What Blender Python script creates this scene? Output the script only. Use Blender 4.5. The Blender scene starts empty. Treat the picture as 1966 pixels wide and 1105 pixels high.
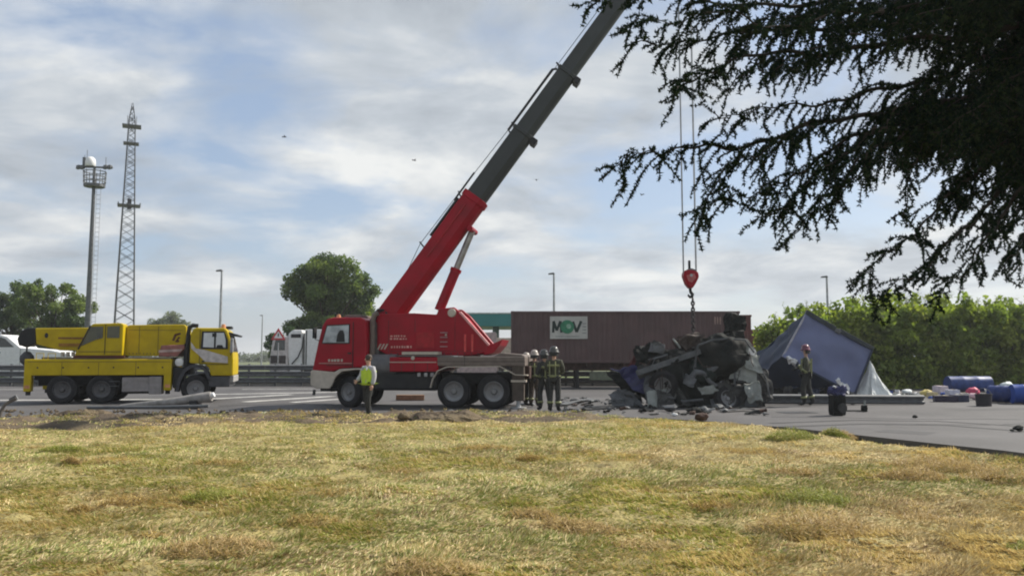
import bpy, math, random
import numpy as np
from mathutils import Vector, Matrix, Euler

random.seed(7); rng = np.random.default_rng(7)
R = math.radians
scene = bpy.context.scene
col = scene.collection

# ------------------------------------------------------------------ camera
EYE = 1.6                                   # eye height above the road, metres
TILT = math.atan(133.5 / 1600.0)            # the phone points slightly upwards
cam_d = bpy.data.cameras.new('camera')
cam_d.sensor_width = 36.0
cam_d.lens = 36.0 * 1600.0 / 1966.0
cam_d.clip_start = 0.1
cam_d.clip_end = 6000
cam = bpy.data.objects.new('camera', cam_d)
cam.location = (0, 0, EYE)
cam.rotation_euler = (math.pi / 2 + TILT, 0, 0)
col.objects.link(cam)
scene.camera = cam

# ------------------------------------------------------------------ sky and sun
SUN_EL, SUN_AZ = R(42), R(62)               # azimuth from +Y towards +X: behind the scene, to the right
w = bpy.data.worlds.new('World'); scene.world = w; w.use_nodes = True
nt = w.node_tree; N = nt.nodes; L = nt.links
N.clear()
def wn(t, **k):
    n = N.new(t)
    for a, b in k.items(): setattr(n, a, b)
    return n
def wmath(op, a, b=None, clamp=False):
    n = wn('ShaderNodeMath', operation=op); n.use_clamp = clamp
    for i, v in enumerate((a, b)):
        if v is None: continue
        if isinstance(v, (int, float)): n.inputs[i].default_value = v
        else: L.new(v, n.inputs[i])
    return n.outputs[0]
out = wn('ShaderNodeOutputWorld'); bg = wn('ShaderNodeBackground')
sky = wn('ShaderNodeTexSky', sky_type='NISHITA', sun_disc=False, sun_elevation=SUN_EL, sun_rotation=SUN_AZ)
sky.air_density = 1.0; sky.dust_density = 1.5; sky.ozone_density = 1.0
tc = wn('ShaderNodeTexCoord'); sep = wn('ShaderNodeSeparateXYZ')
L.new(tc.outputs['Generated'], sep.inputs[0])
zz = wmath('ADD', wmath('MAXIMUM', sep.outputs['Z'], 0.0), 0.19)
u = wmath('DIVIDE', sep.outputs['X'], zz); v = wmath('DIVIDE', sep.outputs['Y'], zz)
cmb = wn('ShaderNodeCombineXYZ'); L.new(u, cmb.inputs[0]); L.new(v, cmb.inputs[1])
def wnoise(scale, detail, rough, dist, off):
    mp = wn('ShaderNodeMapping'); mp.inputs['Location'].default_value = off
    L.new(cmb.outputs[0], mp.inputs[0])
    n = wn('ShaderNodeTexNoise'); n.inputs['Scale'].default_value = scale
    n.inputs['Detail'].default_value = detail; n.inputs['Roughness'].default_value = rough
    n.inputs['Distortion'].default_value = dist
    L.new(mp.outputs[0], n.inputs['Vector']); return n.outputs['Fac']
def wramp(fac, stops):
    r = wn('ShaderNodeValToRGB'); L.new(fac, r.inputs[0])
    e = r.color_ramp.elements
    while len(e) < len(stops): e.new(0.5)
    for i, (p, c) in enumerate(stops): e[i].position = p; e[i].color = (*c, 1)
    return r.outputs[0]
cover = wramp(wnoise(1.25, 9, 0.56, 0.3, (1.3, 0.4, 0)), [(0.40, (0, 0, 0)), (0.55, (1, 1, 1))])
shade = wramp(wnoise(2.2, 9, 0.57, 0.3, (7.1, 3.3, 2)), [(0.29, (2.7, 3.0, 3.4)), (0.46, (3.85, 4.2, 4.6)), (0.67, (6.2, 6.3, 6.25))])
mix = wn('ShaderNodeMix', data_type='RGBA')
L.new(cover, mix.inputs[0]); L.new(shade, mix.inputs[7])
skyc = wn('ShaderNodeMix', data_type='RGBA'); skyc.inputs[0].default_value = 0.5
L.new(sky.outputs[0], skyc.inputs[6]); skyc.inputs[7].default_value = (2.75, 3.5, 4.8, 1)
L.new(skyc.outputs[2], mix.inputs[6])
L.new(mix.outputs[2], bg.inputs['Color']); bg.inputs['Strength'].default_value = 0.1
L.new(bg.outputs[0], out.inputs[0])

sun_d = bpy.data.lights.new('sun', 'SUN'); sun_d.energy = 5.0; sun_d.angle = R(0.6); sun_d.color = (1.0, 0.94, 0.84)
sun = bpy.data.objects.new('sun', sun_d)
sdir = Vector((math.sin(SUN_AZ) * math.cos(SUN_EL), math.cos(SUN_AZ) * math.cos(SUN_EL), math.sin(SUN_EL)))
sun.rotation_euler = sdir.to_track_quat('Z', 'Y').to_euler(); sun.location = (20, 20, 40)
col.objects.link(sun)

vs = scene.view_settings
vs.view_transform = 'Standard'; vs.look = 'None'; vs.exposure = 0.5; vs.gamma = 1.0; vs.use_curve_mapping = False
scene.render.engine = 'CYCLES'
scene.cycles.use_denoising = True
scene.cycles.max_bounces = 6; scene.cycles.transparent_max_bounces = 6
scene.cycles.filter_width = 2.0

# ------------------------------------------------------------------ helpers
CT, ST = math.cos(TILT), math.sin(TILT)
def spot(px, py, Y):
    """Survey helper: the point at distance Y seen in direction (px, py) of the survey photo."""
    a = (px - 983.0) / 1600.0; b = (552.5 - py) / 1600.0
    t = Y / (CT - b * ST)
    return Vector((a * t, Y, EYE + t * (ST + b * CT)))
def floor_at(px, py, z=0.0):
    a = (px - 983.0) / 1600.0; b = (552.5 - py) / 1600.0
    t = (z - EYE) / (ST + b * CT)
    return Vector((a * t, t * (CT - b * ST), z))

def fade(t): return t * t * (3 - 2 * t)
_tab = rng.random((256, 256))
def vnoise(x, y):
    xi = np.floor(x).astype(int); yi = np.floor(y).astype(int)
    fx = fade(x - xi); fy = fade(y - yi)
    g = lambda a, b: _tab[a & 255, b & 255]
    return (g(xi, yi) * (1 - fx) + g(xi + 1, yi) * fx) * (1 - fy) + (g(xi, yi + 1) * (1 - fx) + g(xi + 1, yi + 1) * fx) * fy
def fbm(x, y, oct=4):
    s = 0; a = 0.5; tot = 0
    for k in range(oct):
        s = s + a * vnoise(x * 2 ** k + 17.3 * k, y * 2 ** k + 5.1 * k); tot += a; a *= 0.5
    return s / tot

MATS = {}
def mat(name, c, rough=0.6, metal=0.0, var=0.25, scale=6.0, bump=0.0, bscale=40.0, dirt=0.0, dirtc=(0.10, 0.085, 0.065), spec=0.3, coat=0.0):
    if name in MATS: return MATS[name]
    m = bpy.data.materials.new(name); m.use_nodes = True
    t = m.node_tree; b = t.nodes['Principled BSDF']
    tcn = t.nodes.new('ShaderNodeTexCoord')
    n = t.nodes.new('ShaderNodeTexNoise'); n.inputs['Scale'].default_value = scale; n.inputs['Detail'].default_value = 6
    t.links.new(tcn.outputs['Object'], n.inputs['Vector'])
    mr = t.nodes.new('ShaderNodeMapRange'); mr.inputs[1].default_value = 0.3; mr.inputs[2].default_value = 0.7
    mr.inputs[3].default_value = 1 - var; mr.inputs[4].default_value = 1 + var
    t.links.new(n.outputs['Fac'], mr.inputs[0])
    vm = t.nodes.new('ShaderNodeVectorMath'); vm.operation = 'SCALE'; vm.inputs[0].default_value = c
    t.links.new(mr.outputs[0], vm.inputs['Scale'])
    src = vm.outputs[0]
    if dirt > 0:
        n2 = t.nodes.new('ShaderNodeTexNoise'); n2.inputs['Scale'].default_value = scale * 0.55; n2.inputs['Detail'].default_value = 9; n2.inputs['Roughness'].default_value = 0.7
        t.links.new(tcn.outputs['Object'], n2.inputs['Vector'])
        r2 = t.nodes.new('ShaderNodeMapRange'); r2.inputs[1].default_value = 0.45; r2.inputs[2].default_value = 0.72; r2.inputs[4].default_value = dirt
        t.links.new(n2.outputs['Fac'], r2.inputs[0])
        mx = t.nodes.new('ShaderNodeMix'); mx.data_type = 'RGBA'
        t.links.new(r2.outputs[0], mx.inputs[0]); t.links.new(src, mx.inputs[6]); mx.inputs[7].default_value = (*dirtc, 1)
        src = mx.outputs[2]
    t.links.new(src, b.inputs['Base Color'])
    b.inputs['Metallic'].default_value = metal
    b.inputs['Specular IOR Level'].default_value = spec
    b.inputs['Coat Weight'].default_value = coat
    rr = t.nodes.new('ShaderNodeMapRange'); rr.inputs[3].default_value = max(0.05, rough - 0.12); rr.inputs[4].default_value = min(1, rough + 0.12)
    t.links.new(n.outputs['Fac'], rr.inputs[0]); t.links.new(rr.outputs[0], b.inputs['Roughness'])
    if bump > 0:
        nb = t.nodes.new('ShaderNodeTexNoise'); nb.inputs['Scale'].default_value = bscale; nb.inputs['Detail'].default_value = 5
        t.links.new(tcn.outputs['Object'], nb.inputs['Vector'])
        bp = t.nodes.new('ShaderNodeBump'); bp.inputs['Strength'].default_value = bump; bp.inputs['Distance'].default_value = 0.05
        t.links.new(nb.outputs['Fac'], bp.inputs['Height']); t.links.new(bp.outputs[0], b.inputs['Normal'])
    MATS[name] = m; return m
def leafmat(name, trans=0.35, rough=0.6, hue=(1, 1, 1), gloss=0.02):
    """colour per leaf comes from the leaf's own colour attribute; light also passes through"""
    m = bpy.data.materials.new(name); m.use_nodes = True
    t = m.node_tree; t.nodes.clear()
    o = t.nodes.new('ShaderNodeOutputMaterial'); a = t.nodes.new('ShaderNodeAttribute'); a.attribute_name = 'Col'
    d = t.nodes.new('ShaderNodeBsdfDiffuse'); tr = t.nodes.new('ShaderNodeBsdfTranslucent'); g = t.nodes.new('ShaderNodeBsdfGlossy')
    g.inputs['Roughness'].default_value = 0.5
    mx = t.nodes.new('ShaderNodeMixShader'); mx.inputs[0].default_value = trans
    vm = t.nodes.new('ShaderNodeVectorMath'); vm.operation = 'MULTIPLY'; vm.inputs[1].default_value = hue
    t.links.new(a.outputs['Color'], vm.inputs[0])
    t.links.new(a.outputs['Color'], d.inputs[0]); t.links.new(vm.outputs[0], tr.inputs[0])
    t.links.new(d.outputs[0], mx.inputs[1]); t.links.new(tr.outputs[0], mx.inputs[2])
    m2 = t.nodes.new('ShaderNodeMixShader'); m2.inputs[0].default_value = gloss
    t.links.new(mx.outputs[0], m2.inputs[1]); t.links.new(g.outputs[0], m2.inputs[2])
    t.links.new(m2.outputs[0], o.inputs[0])
    MATS[name] = m; return m
def glassmat(name, c, rough=0.08):
    m = bpy.data.materials.new(name); m.use_nodes = True
    b = m.node_tree.nodes['Principled BSDF']
    b.inputs['Base Color'].default_value = (*c, 1); b.inputs['Roughness'].default_value = rough
    b.inputs['Transmission Weight'].default_value = 0.9; b.inputs['IOR'].default_value = 1.1
    MATS[name] = m; return m

def tag(o, label=None, cat=None, group=None, kind=None):
    if label: o['label'] = label
    if cat: o['category'] = cat
    if group: o['group'] = group
    if kind: o['kind'] = kind
    return o
def empty(name, loc=(0, 0, 0), rz=0.0, label=None, cat=None, group=None):
    o = bpy.data.objects.new(name, None); o.empty_display_size = 0.3
    o.location = loc; o.rotation_euler = (0, 0, rz); col.objects.link(o)
    return tag(o, label, cat, group)
def npmesh(name, V, F, m, parent=None, colors=None, smooth=False):
    me = bpy.data.meshes.new(name)
    V = np.asarray(V, np.float32); F = np.asarray(F, np.int32); k = F.shape[1]
    me.vertices.add(len(V)); me.vertices.foreach_set('co', V.ravel())
    me.loops.add(F.size); me.loops.foreach_set('vertex_index', F.ravel())
    me.polygons.add(len(F)); me.polygons.foreach_set('loop_start', np.arange(0, F.size, k, dtype=np.int32))
    me.polygons.foreach_set('loop_total', np.full(len(F), k, np.int32))
    if smooth: me.polygons.foreach_set('use_smooth', np.ones(len(F), bool))
    if colors is not None:
        at = me.attributes.new('Col', 'FLOAT_COLOR', 'POINT')
        cc = np.ones((len(V), 4), np.float32); cc[:, :3] = colors
        at.data.foreach_set('color', cc.ravel())
    me.update(calc_edges=True); me.validate()
    me.materials.append(m)
    o = bpy.data.objects.new(name, me); col.objects.link(o)
    if parent: o.parent = parent
    return o
def mark(o, name):
    o.name = name; return o

class MB:
    """collects shapes and links them as ONE mesh object"""
    def __init__(s): s.v = []; s.f = []
    def add(s, vs, fs):
        k = len(s.v); s.v += [tuple(p) for p in vs]; s.f += [tuple(i + k for i in f) for f in fs]; return s
    def box(s, c, d, rot=None):
        c = Vector(c); x, y, z = d[0] / 2, d[1] / 2, d[2] / 2
        vs = [Vector(p) for p in ((-x, -y, -z), (x, -y, -z), (x, y, -z), (-x, y, -z), (-x, -y, z), (x, -y, z), (x, y, z), (-x, y, z))]
        if rot is not None:
            q = rot if isinstance(rot, Matrix) else Euler(rot).to_matrix()
            vs = [q @ p for p in vs]
        return s.add([p + c for p in vs], [(0, 3, 2, 1), (4, 5, 6, 7), (0, 1, 5, 4), (1, 2, 6, 5), (2, 3, 7, 6), (3, 0, 4, 7)])
    def bb(s, x0, x1, y0, y1, z0, z1): return s.box(((x0 + x1) / 2, (y0 + y1) / 2, (z0 + z1) / 2), (abs(x1 - x0), abs(y1 - y0), abs(z1 - z0)))
    def prism(s, prof, y0, y1):
        """outline in x,z pulled from y0 to y1"""
        n = len(prof)
        a = sum(prof[i][0] * prof[(i + 1) % n][1] - prof[(i + 1) % n][0] * prof[i][1] for i in range(n))
        if a < 0: prof = prof[::-1]
        vs = [(x, y0, z) for x, z in prof] + [(x, y1, z) for x, z in prof]
        fs = [tuple(range(n)), tuple(range(2 * n - 1, n - 1, -1))]
        fs += [(i, i + n, (i + 1) % n + n, (i + 1) % n) for i in range(n)]
        return s.add(vs, fs)
    def tube(s, path, r, n=8, cap=True):
        path = [Vector(p) for p in path]; m = len(path)
        rad = r if isinstance(r, (list, tuple)) else [r] * m
        vs = []; fs = []; up = None
        for i, p in enumerate(path):
            d = (path[min(i + 1, m - 1)] - path[max(i - 1, 0)])
            if d.length < 1e-9: d = Vector((0, 0, 1))
            d.normalize()
            if up is None: up = Vector((0, 0, 1)) if abs(d.z) < 0.9 else Vector((1, 0, 0))
            a = d.cross(up)
            if a.length < 1e-6: a = d.orthogonal()
            a.normalize(); b = a.cross(d).normalized(); up = b
            vs += [p + (a * math.cos(2 * math.pi * k / n) + b * math.sin(2 * math.pi * k / n)) * rad[i] for k in range(n)]
        for i in range(m - 1):
            fs += [(i * n + k, i * n + (k + 1) % n, (i + 1) * n + (k + 1) % n, (i + 1) * n + k) for k in range(n)]
        if cap: fs += [tuple(range(n - 1, -1, -1)), tuple(range((m - 1) * n, m * n))]
        return s.add(vs, fs)
    def bar(s, p0, p1, wd, ht):
        p0, p1 = Vector(p0), Vector(p1); d = p1 - p0
        q = d.to_track_quat('X', 'Z').to_matrix()
        return s.box((p0 + p1) / 2, (d.length, wd, ht), q)
    def lathe(s, prof, c=(0, 0, 0), axis='Y', n=24, ang=2 * math.pi):
        """prof: (radius, along axis)"""
        c = Vector(c); vs = []; fs = []; m = len(prof)
        full = abs(ang - 2 * math.pi) < 1e-6; kk = n if full else n + 1
        for k in range(kk):
            a = ang * k / n; ca, sa = math.cos(a), math.sin(a)
            for r, h in prof:
                p = {'Y': (r * ca, h, r * sa), 'Z': (r * ca, r * sa, h), 'X': (h, r * ca, r * sa)}[axis]
                vs.append(c + Vector(p))
        for k in range(n):
            k2 = (k + 1) % kk
            for i in range(m - 1): fs.append((k * m + i, k * m + i + 1, k2 * m + i + 1, k2 * m + i))
        return s.add(vs, fs)
    def ball(s, c, r, nu=10, nv=7):
        r = r if isinstance(r, (tuple, list)) else (r, r, r); c = Vector(c); vs = []; fs = []
        for j in range(nv + 1):
            th = math.pi * j / nv
            for i in range(nu):
                ph = 2 * math.pi * i / nu
                vs.append(c + Vector((r[0] * math.sin(th) * math.cos(ph), r[1] * math.sin(th) * math.sin(ph), r[2] * math.cos(th))))
        for j in range(nv):
            for i in range(nu): fs.append((j * nu + i, (j + 1) * nu + i, (j + 1) * nu + (i + 1) % nu, j * nu + (i + 1) % nu))
        return s.add(vs, fs)
    def build(s, name, m, parent=None, bevel=0.0, smooth=False, seg=2):
        me = bpy.data.meshes.new(name); me.from_pydata(s.v, [], s.f); me.materials.append(m)
        if smooth:
            me.polygons.foreach_set('use_smooth', [True] * len(me.polygons))
            try: me.set_sharp_from_angle(angle=R(40))
            except Exception: pass
        me.update()
        o = bpy.data.objects.new(name, me); col.objects.link(o)
        if parent: o.parent = parent
        if bevel > 0:
            b = o.modifiers.new('bevel', 'BEVEL'); b.width = bevel; b.segments = seg; b.limit_method = 'ANGLE'; b.angle_limit = R(35); b.harden_normals = False
        return o
def crumple(o, amp, freq, seed=0, sub=2):
    """subdivide a mesh and push its points about, so that sheet metal looks crushed"""
    import bmesh
    from mathutils import noise
    bm = bmesh.new(); bm.from_mesh(o.data)
    for _ in range(sub):
        bmesh.ops.subdivide_edges(bm, edges=bm.edges[:], cuts=1, use_grid_fill=True)
    off = Vector((seed * 3.7, seed * 1.3, seed * 2.1))
    for p in bm.verts:
        n = noise.noise_vector(p.co * freq + off); n2 = noise.noise_vector(p.co * freq * 2.7 + off)
        p.co += n * amp + n2 * amp * 0.45
    bmesh.ops.recalc_face_normals(bm, faces=bm.faces[:])
    bm.to_mesh(o.data); bm.free(); o.data.update()
    return o
# ------------------------------------------------------------------ materials
asphalt = mat('asphalt', (0.088, 0.084, 0.084), 0.75, var=0.3, scale=0.35, bump=0.25, bscale=60, dirt=0.75, dirtc=(0.05, 0.047, 0.045))
paint_w = mat('road_paint', (0.52, 0.51, 0.48), 0.6, var=0.2, scale=3, dirt=0.85, dirtc=(0.13, 0.125, 0.12))
soil = mat('soil', (0.095, 0.07, 0.046), 0.95, var=0.5, scale=1.6, bump=0.9, bscale=14, dirt=0.6, dirtc=(0.17, 0.14, 0.07))
field = mat('far_field', (0.10, 0.12, 0.055), 0.95, var=0.4, scale=0.05, bump=0.3, bscale=1, dirt=0.5, dirtc=(0.16, 0.14, 0.07))
turf = mat('turf', (0.27, 0.22, 0.09), 0.95, var=0.45, scale=2.5, bump=0.9, bscale=18, dirt=0.5, dirtc=(0.21, 0.20, 0.055))
verge_green = mat('verge_turf', (0.10, 0.13, 0.045), 0.95, var=0.45, scale=0.8, bump=0.8, bscale=8)
rubber = mat('rubber', (0.016, 0.016, 0.018), 0.85, var=0.3, scale=8, dirt=0.5, dirtc=(0.045, 0.042, 0.038))
black = mat('black_steel', (0.015, 0.016, 0.018), 0.55, var=0.3, dirt=0.35, dirtc=(0.06, 0.055, 0.05))
char = mat('charred_metal', (0.013, 0.015, 0.014), 0.85, var=0.6, scale=3, bump=0.6, bscale=12, dirt=0.45, dirtc=(0.035, 0.028, 0.024), spec=0.2)
chargrey = mat('scorched_grey', (0.055, 0.055, 0.053), 0.8, var=0.5, scale=4, bump=0.4, bscale=14, dirt=0.6, dirtc=(0.02, 0.018, 0.017), spec=0.25)
rustm = mat('rust', (0.06, 0.034, 0.027), 0.85, var=0.5, scale=4, bump=0.4, dirt=0.5, dirtc=(0.05, 0.035, 0.03))
yellow = mat('yellow_paint', (0.46, 0.335, 0.003), 0.45, var=0.12, scale=2.2, dirt=0.4, dirtc=(0.25, 0.175, 0.012), coat=0.05, spec=0.18)
red = mat('red_paint', (0.29, 0.002, 0.014), 0.42, var=0.15, scale=2.0, dirt=0.5, dirtc=(0.13, 0.008, 0.012), coat=0.05, spec=0.18)
cream = mat('cream_paint', (0.45, 0.40, 0.34), 0.45, var=0.12, dirt=0.35, dirtc=(0.30, 0.25, 0.2))
boomgrey = mat('boom_grey', (0.036, 0.042, 0.044), 0.45, var=0.2, scale=1.2, dirt=0.4, dirtc=(0.035, 0.038, 0.038))
steel = mat('galvanised_steel', (0.36, 0.37, 0.38), 0.45, 0.55, var=0.2, scale=5, dirt=0.4, dirtc=(0.2, 0.19, 0.18))
darksteel = mat('weathered_steel', (0.12, 0.125, 0.13), 0.6, 0.2, var=0.25, scale=5, dirt=0.3, dirtc=(0.1, 0.095, 0.09))
chrome = mat('polished_rod', (0.55, 0.54, 0.52), 0.22, 0.9, var=0.1)
deckgrey = mat('grey_brown_paint', (0.155, 0.125, 0.108), 0.6, var=0.2, dirt=0.4, dirtc=(0.12, 0.10, 0.085))
toolgrey = mat('tool_locker_grey', (0.26, 0.24, 0.235), 0.5, 0.2, var=0.15, dirt=0.3)
rimgrey = mat('wheel_rim', (0.24, 0.24, 0.245), 0.5, 0.4, var=0.2, dirt=0.5, dirtc=(0.1, 0.09, 0.08))
white = mat('white_paint', (0.72, 0.72, 0.71), 0.4, var=0.08, dirt=0.25, dirtc=(0.45, 0.43, 0.4))
glass = glassmat('window_glass', (0.82, 0.86, 0.86))
darkglass = mat('dark_window_glass', (0.035, 0.04, 0.038), 0.1, var=0.2, spec=0.8)
maroon = mat('container_maroon', (0.098, 0.06, 0.057), 0.65, var=0.22, scale=0.9, dirt=0.5, dirtc=(0.10, 0.075, 0.07))
rustred = mat('rust_red_paint', (0.13, 0.045, 0.042), 0.7, var=0.25, scale=1, dirt=0.4)
teal = mat('teal_fascia', (0.02, 0.16, 0.165), 0.45, var=0.12, scale=0.5)
concrete = mat('concrete', (0.32, 0.31, 0.29), 0.85, var=0.15, scale=2, bump=0.3)
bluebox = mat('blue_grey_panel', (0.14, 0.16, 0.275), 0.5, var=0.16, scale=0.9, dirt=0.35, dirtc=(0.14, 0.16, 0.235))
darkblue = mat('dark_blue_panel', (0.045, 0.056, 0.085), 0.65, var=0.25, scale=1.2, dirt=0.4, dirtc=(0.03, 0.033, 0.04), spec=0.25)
navy = mat('navy_panel', (0.028, 0.03, 0.10), 0.45, var=0.25, scale=2, dirt=0.4, dirtc=(0.07, 0.07, 0.1))
drumblue = mat('drum_blue', (0.012, 0.055, 0.28), 0.4, var=0.2, scale=3, dirt=0.25, dirtc=(0.03, 0.05, 0.12))
tarp = mat('white_tarp', (0.66, 0.68, 0.66), 0.6, var=0.12, scale=3, bump=0.4, bscale=8)
bark = mat('bark', (0.07, 0.052, 0.038), 0.9, var=0.4, scale=5, bump=0.8, bscale=20)
twigbark = mat('twig_bark', (0.035, 0.028, 0.02), 0.9, var=0.3)
skin_m = mat('skin', (0.50, 0.31, 0.23), 0.55, var=0.06)
cloth_dark = mat('turnout_cloth', (0.035, 0.036, 0.034), 0.9, var=0.3, scale=14, bump=0.4, bscale=25)
cloth_olive = mat('turnout_cloth_olive', (0.06, 0.062, 0.045), 0.9, var=0.3, scale=14, bump=0.4, bscale=25)
cloth_brown = mat('turnout_cloth_brown', (0.09, 0.07, 0.055), 0.9, var=0.3, scale=14, bump=0.4, bscale=25)
stripe_m = mat('reflective_stripe', (0.22, 0.235, 0.11), 0.4, var=0.12, scale=20)
hivis = mat('hi_vis_cloth', (0.44, 0.60, 0.05), 0.7, var=0.12, scale=12, bump=0.3)
greycloth = mat('grey_cloth', (0.40, 0.40, 0.42), 0.85, var=0.15, scale=12)
hair_m = mat('hair', (0.06, 0.045, 0.035), 0.7)
helmet_red = mat('helmet_red', (0.13, 0.035, 0.06), 0.3, coat=0.3)
helmet_dark = mat('helmet_dark', (0.05, 0.05, 0.045), 0.3, coat=0.3)
helmet_white = mat('helmet_white', (0.32, 0.28, 0.24), 0.3, coat=0.3)
eye_m = mat('eye', (0.02, 0.018, 0.016), 0.2)
lamp_glass = mat('beacon_lens', (0.55, 0.25, 0.12), 0.2)
leaf_m = leafmat('leaf', 0.5, hue=(1.2, 1.25, 0.6))
needle_m = leafmat('needle', 0.1, gloss=0.0)
blade_m = leafmat('blade', 0.3, hue=(1.1, 1.1, 0.8))

# ------------------------------------------------------------------ ground, road, grass
g = MB().add([(-2500, -60, -0.16), (2500, -60, -0.16), (2500, 4000, -0.16), (-2500, 4000, -0.16)], [(0, 1, 2, 3)]).build('ground', field)
tag(g, kind='structure')

edge_px = [(-700, 822), (-300, 812), (0, 803), (250, 800), (500, 797), (700, 795), (900, 794), (1100, 797), (1300, 804), (1400, 811), (1500, 819), (1600, 829), (1700, 840), (1800, 851), (1966, 868), (2200, 900), (2500, 950)]
edge = [floor_at(px, py) for px, py in edge_px]
ex = np.array([p.x for p in edge]); ey = np.array([p.y for p in edge])
def edge_y(x): return np.interp(x, ex, ey)
# road: a slab with its front edge following the grass
xs = np.linspace(-70, 80, 301)
ys = edge_y(np.clip(xs, ex[0], ex[-1])) + 0.05 * np.sin(xs * 2.3) + 0.04 * np.sin(xs * 5.1)
V = []; F = []
for i, (x, y) in enumerate(zip(xs, ys)): V += [(x, y, 0.0), (x, 52.0, 0.0), (x, y, -0.4)]
for i in range(len(xs) - 1):
    a = i * 3; b = a + 3
    F += [(a, b, b + 1, a + 1), (a + 2, b + 2, b, a)]
road = MB().add(V, F).build('road', asphalt); tag(road, kind='structure')
def marking(p0, p1, wd):
    (x0, y0), (x1, y1) = p0, p1
    d = Vector((x1 - x0, y1 - y0)); nrm = Vector((-d.y, d.x)).normalized() * wd / 2
    vs = [(x0 - nrm.x, y0 - nrm.y, .004), (x1 - nrm.x, y1 - nrm.y, .004), (x1 + nrm.x, y1 + nrm.y, .004), (x0 + nrm.x, y0 + nrm.y, .004)]
    MB().add(vs, [(0, 1, 2, 3)]).build('road_marking', paint_w, road)
def mk(a, b, wd):
    p, q = floor_at(*a), floor_at(*b); marking((p.x, p.y), (q.x, q.y), wd)
mk((-260, 769), (345, 766), 0.55)
mk((390, 757), (655, 752), 0.5)
mk((395, 766), (560, 757), 0.45)
mk((470, 771), (640, 760), 0.45)
mk((560, 772), (660, 765), 0.35)
mk((-300, 748), (60, 747), 0.3)
mk((465, 747), (600, 746), 0.3)
# cracks sealed with tar on the right-hand carriageway
tar = mat('tar_seam', (0.05, 0.05, 0.052), 0.7)
for (a, b, wd) in (((1480, 800), (2000, 806), 0.12), ((1700, 815), (2050, 813), 0.06)):
    p, q = floor_at(*a), floor_at(*b); d = q - p; n_ = Vector((-d.y, d.x, 0)).normalized() * wd / 2
    vs = []
    for k in range(25):
        t = k / 24; c = p + d * t + Vector((0, 0.15 * math.sin(t * 9) + random.uniform(-.05, .05), 0.005))
        vs += [c - n_, c + n_]
    MB().add(vs, [(2 * k, 2 * k + 2, 2 * k + 3, 2 * k + 1) for k in range(24)]).build('tar_seam', tar, road)

# tyre marks and patched asphalt
tyre = mat('tyre_mark', (0.04, 0.038, 0.038), 0.7, var=.3, scale=2)
def strip(pl, wd, m, nm, z=.006):
    P_ = [floor_at(*q) for q in pl]; path = []
    for i in range(len(P_) - 1):
        for k in range(8): path.append(P_[i].lerp(P_[i + 1], k / 8))
    path.append(P_[-1]); vs = []
    for i, c in enumerate(path):
        d = (path[min(i + 1, len(path) - 1)] - path[max(i - 1, 0)]).normalized(); n_ = Vector((-d.y, d.x, 0)) * wd / 2
        vs += [c - n_ + Vector((0, 0, z)), c + n_ + Vector((0, 0, z))]
    MB().add(vs, [(2 * k, 2 * k + 2, 2 * k + 3, 2 * k + 1) for k in range(len(path) - 1)]).build(nm, m, road)
strip([(1480, 812), (1640, 806), (1800, 808), (2000, 820)], .22, tyre, 'tyre_mark')
strip([(1500, 819), (1660, 813), (1820, 816), (2000, 830)], .22, tyre, 'tyre_mark')
strip([(420, 779), (560, 774), (640, 777)], .25, tyre, 'tyre_mark')
strip([(1830, 786), (1990, 784)], .9, mat('asphalt_patch', (0.06, 0.058, 0.058), .8, var=.2), 'asphalt_patch', .003)
strip([(1690, 826), (1790, 832)], .8, mat('asphalt_patch', (0.06, 0.058, 0.058), .8, var=.2), 'asphalt_patch', .003)
strip([(1500, 792), (1560, 791)], .7, mat('oil_stain', (0.03, 0.029, 0.029), .45, var=.3), 'oil_stain', .008)
# the grass field: height
def gz(x, y):
    d = edge_y(np.clip(x, ex[0], ex[-1])) - y                  # metres from the road edge
    base = np.where(x > 5, -0.20 * np.clip((x - 5) / 3, 0, 1), 0.0) * np.clip(1 - d / 2.5, 0, 1) - 0.02
    mound = 0.02 * np.exp(-((d - 3.2) / 2.4) ** 2) * np.clip((8 - x) / 6, 0, 1)
    rough = (fbm(x * 0.5, y * 0.5, 3) - 0.5) * 0.16 + (fbm(x * 2.6 + 9, y * 3.4, 4) - 0.5) * 0.11 + (fbm(x * 6.5 + 31, y * 9.0, 3) - 0.5) * 0.075
    rough = rough * np.clip(d / 0.8, 0.15, 1)
    return base + mound + rough
GX0, GX1, GY0 = -24.0, 20.0, 1.0
nx, ny = 441, 281
gx = np.linspace(GX0, GX1, nx)
V = np.zeros((ny, nx, 3))
tt = np.linspace(0, 1, ny)
for j, t in enumerate(tt):
    yy = GY0 + (edge_y(np.clip(gx, ex[0], ex[-1])) + 0.02 - GY0) * t
    V[j, :, 0] = gx; V[j, :, 1] = yy; V[j, :, 2] = gz(gx, yy)
idx = np.arange(nx * ny).reshape(ny, nx)
F = np.stack([idx[:-1, :-1], idx[:-1, 1:], idx[1:, 1:], idx[1:, :-1]], -1).reshape(-1, 4)
gf = npmesh('grass_field', V.reshape(-1, 3), F, turf, smooth=True); tag(gf, kind='structure')

def verge_w(x): return np.interp(x, [-24, -14, -7, -2.5, 0.5, 2.2, 3.4], [3.9, 3.8, 3.4, 2.7, 2.3, 1.0, 0.1]) + 0.25 * np.sin(x * 1.3) + 0.15 * np.sin(x * 3.7 + 1)
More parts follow.
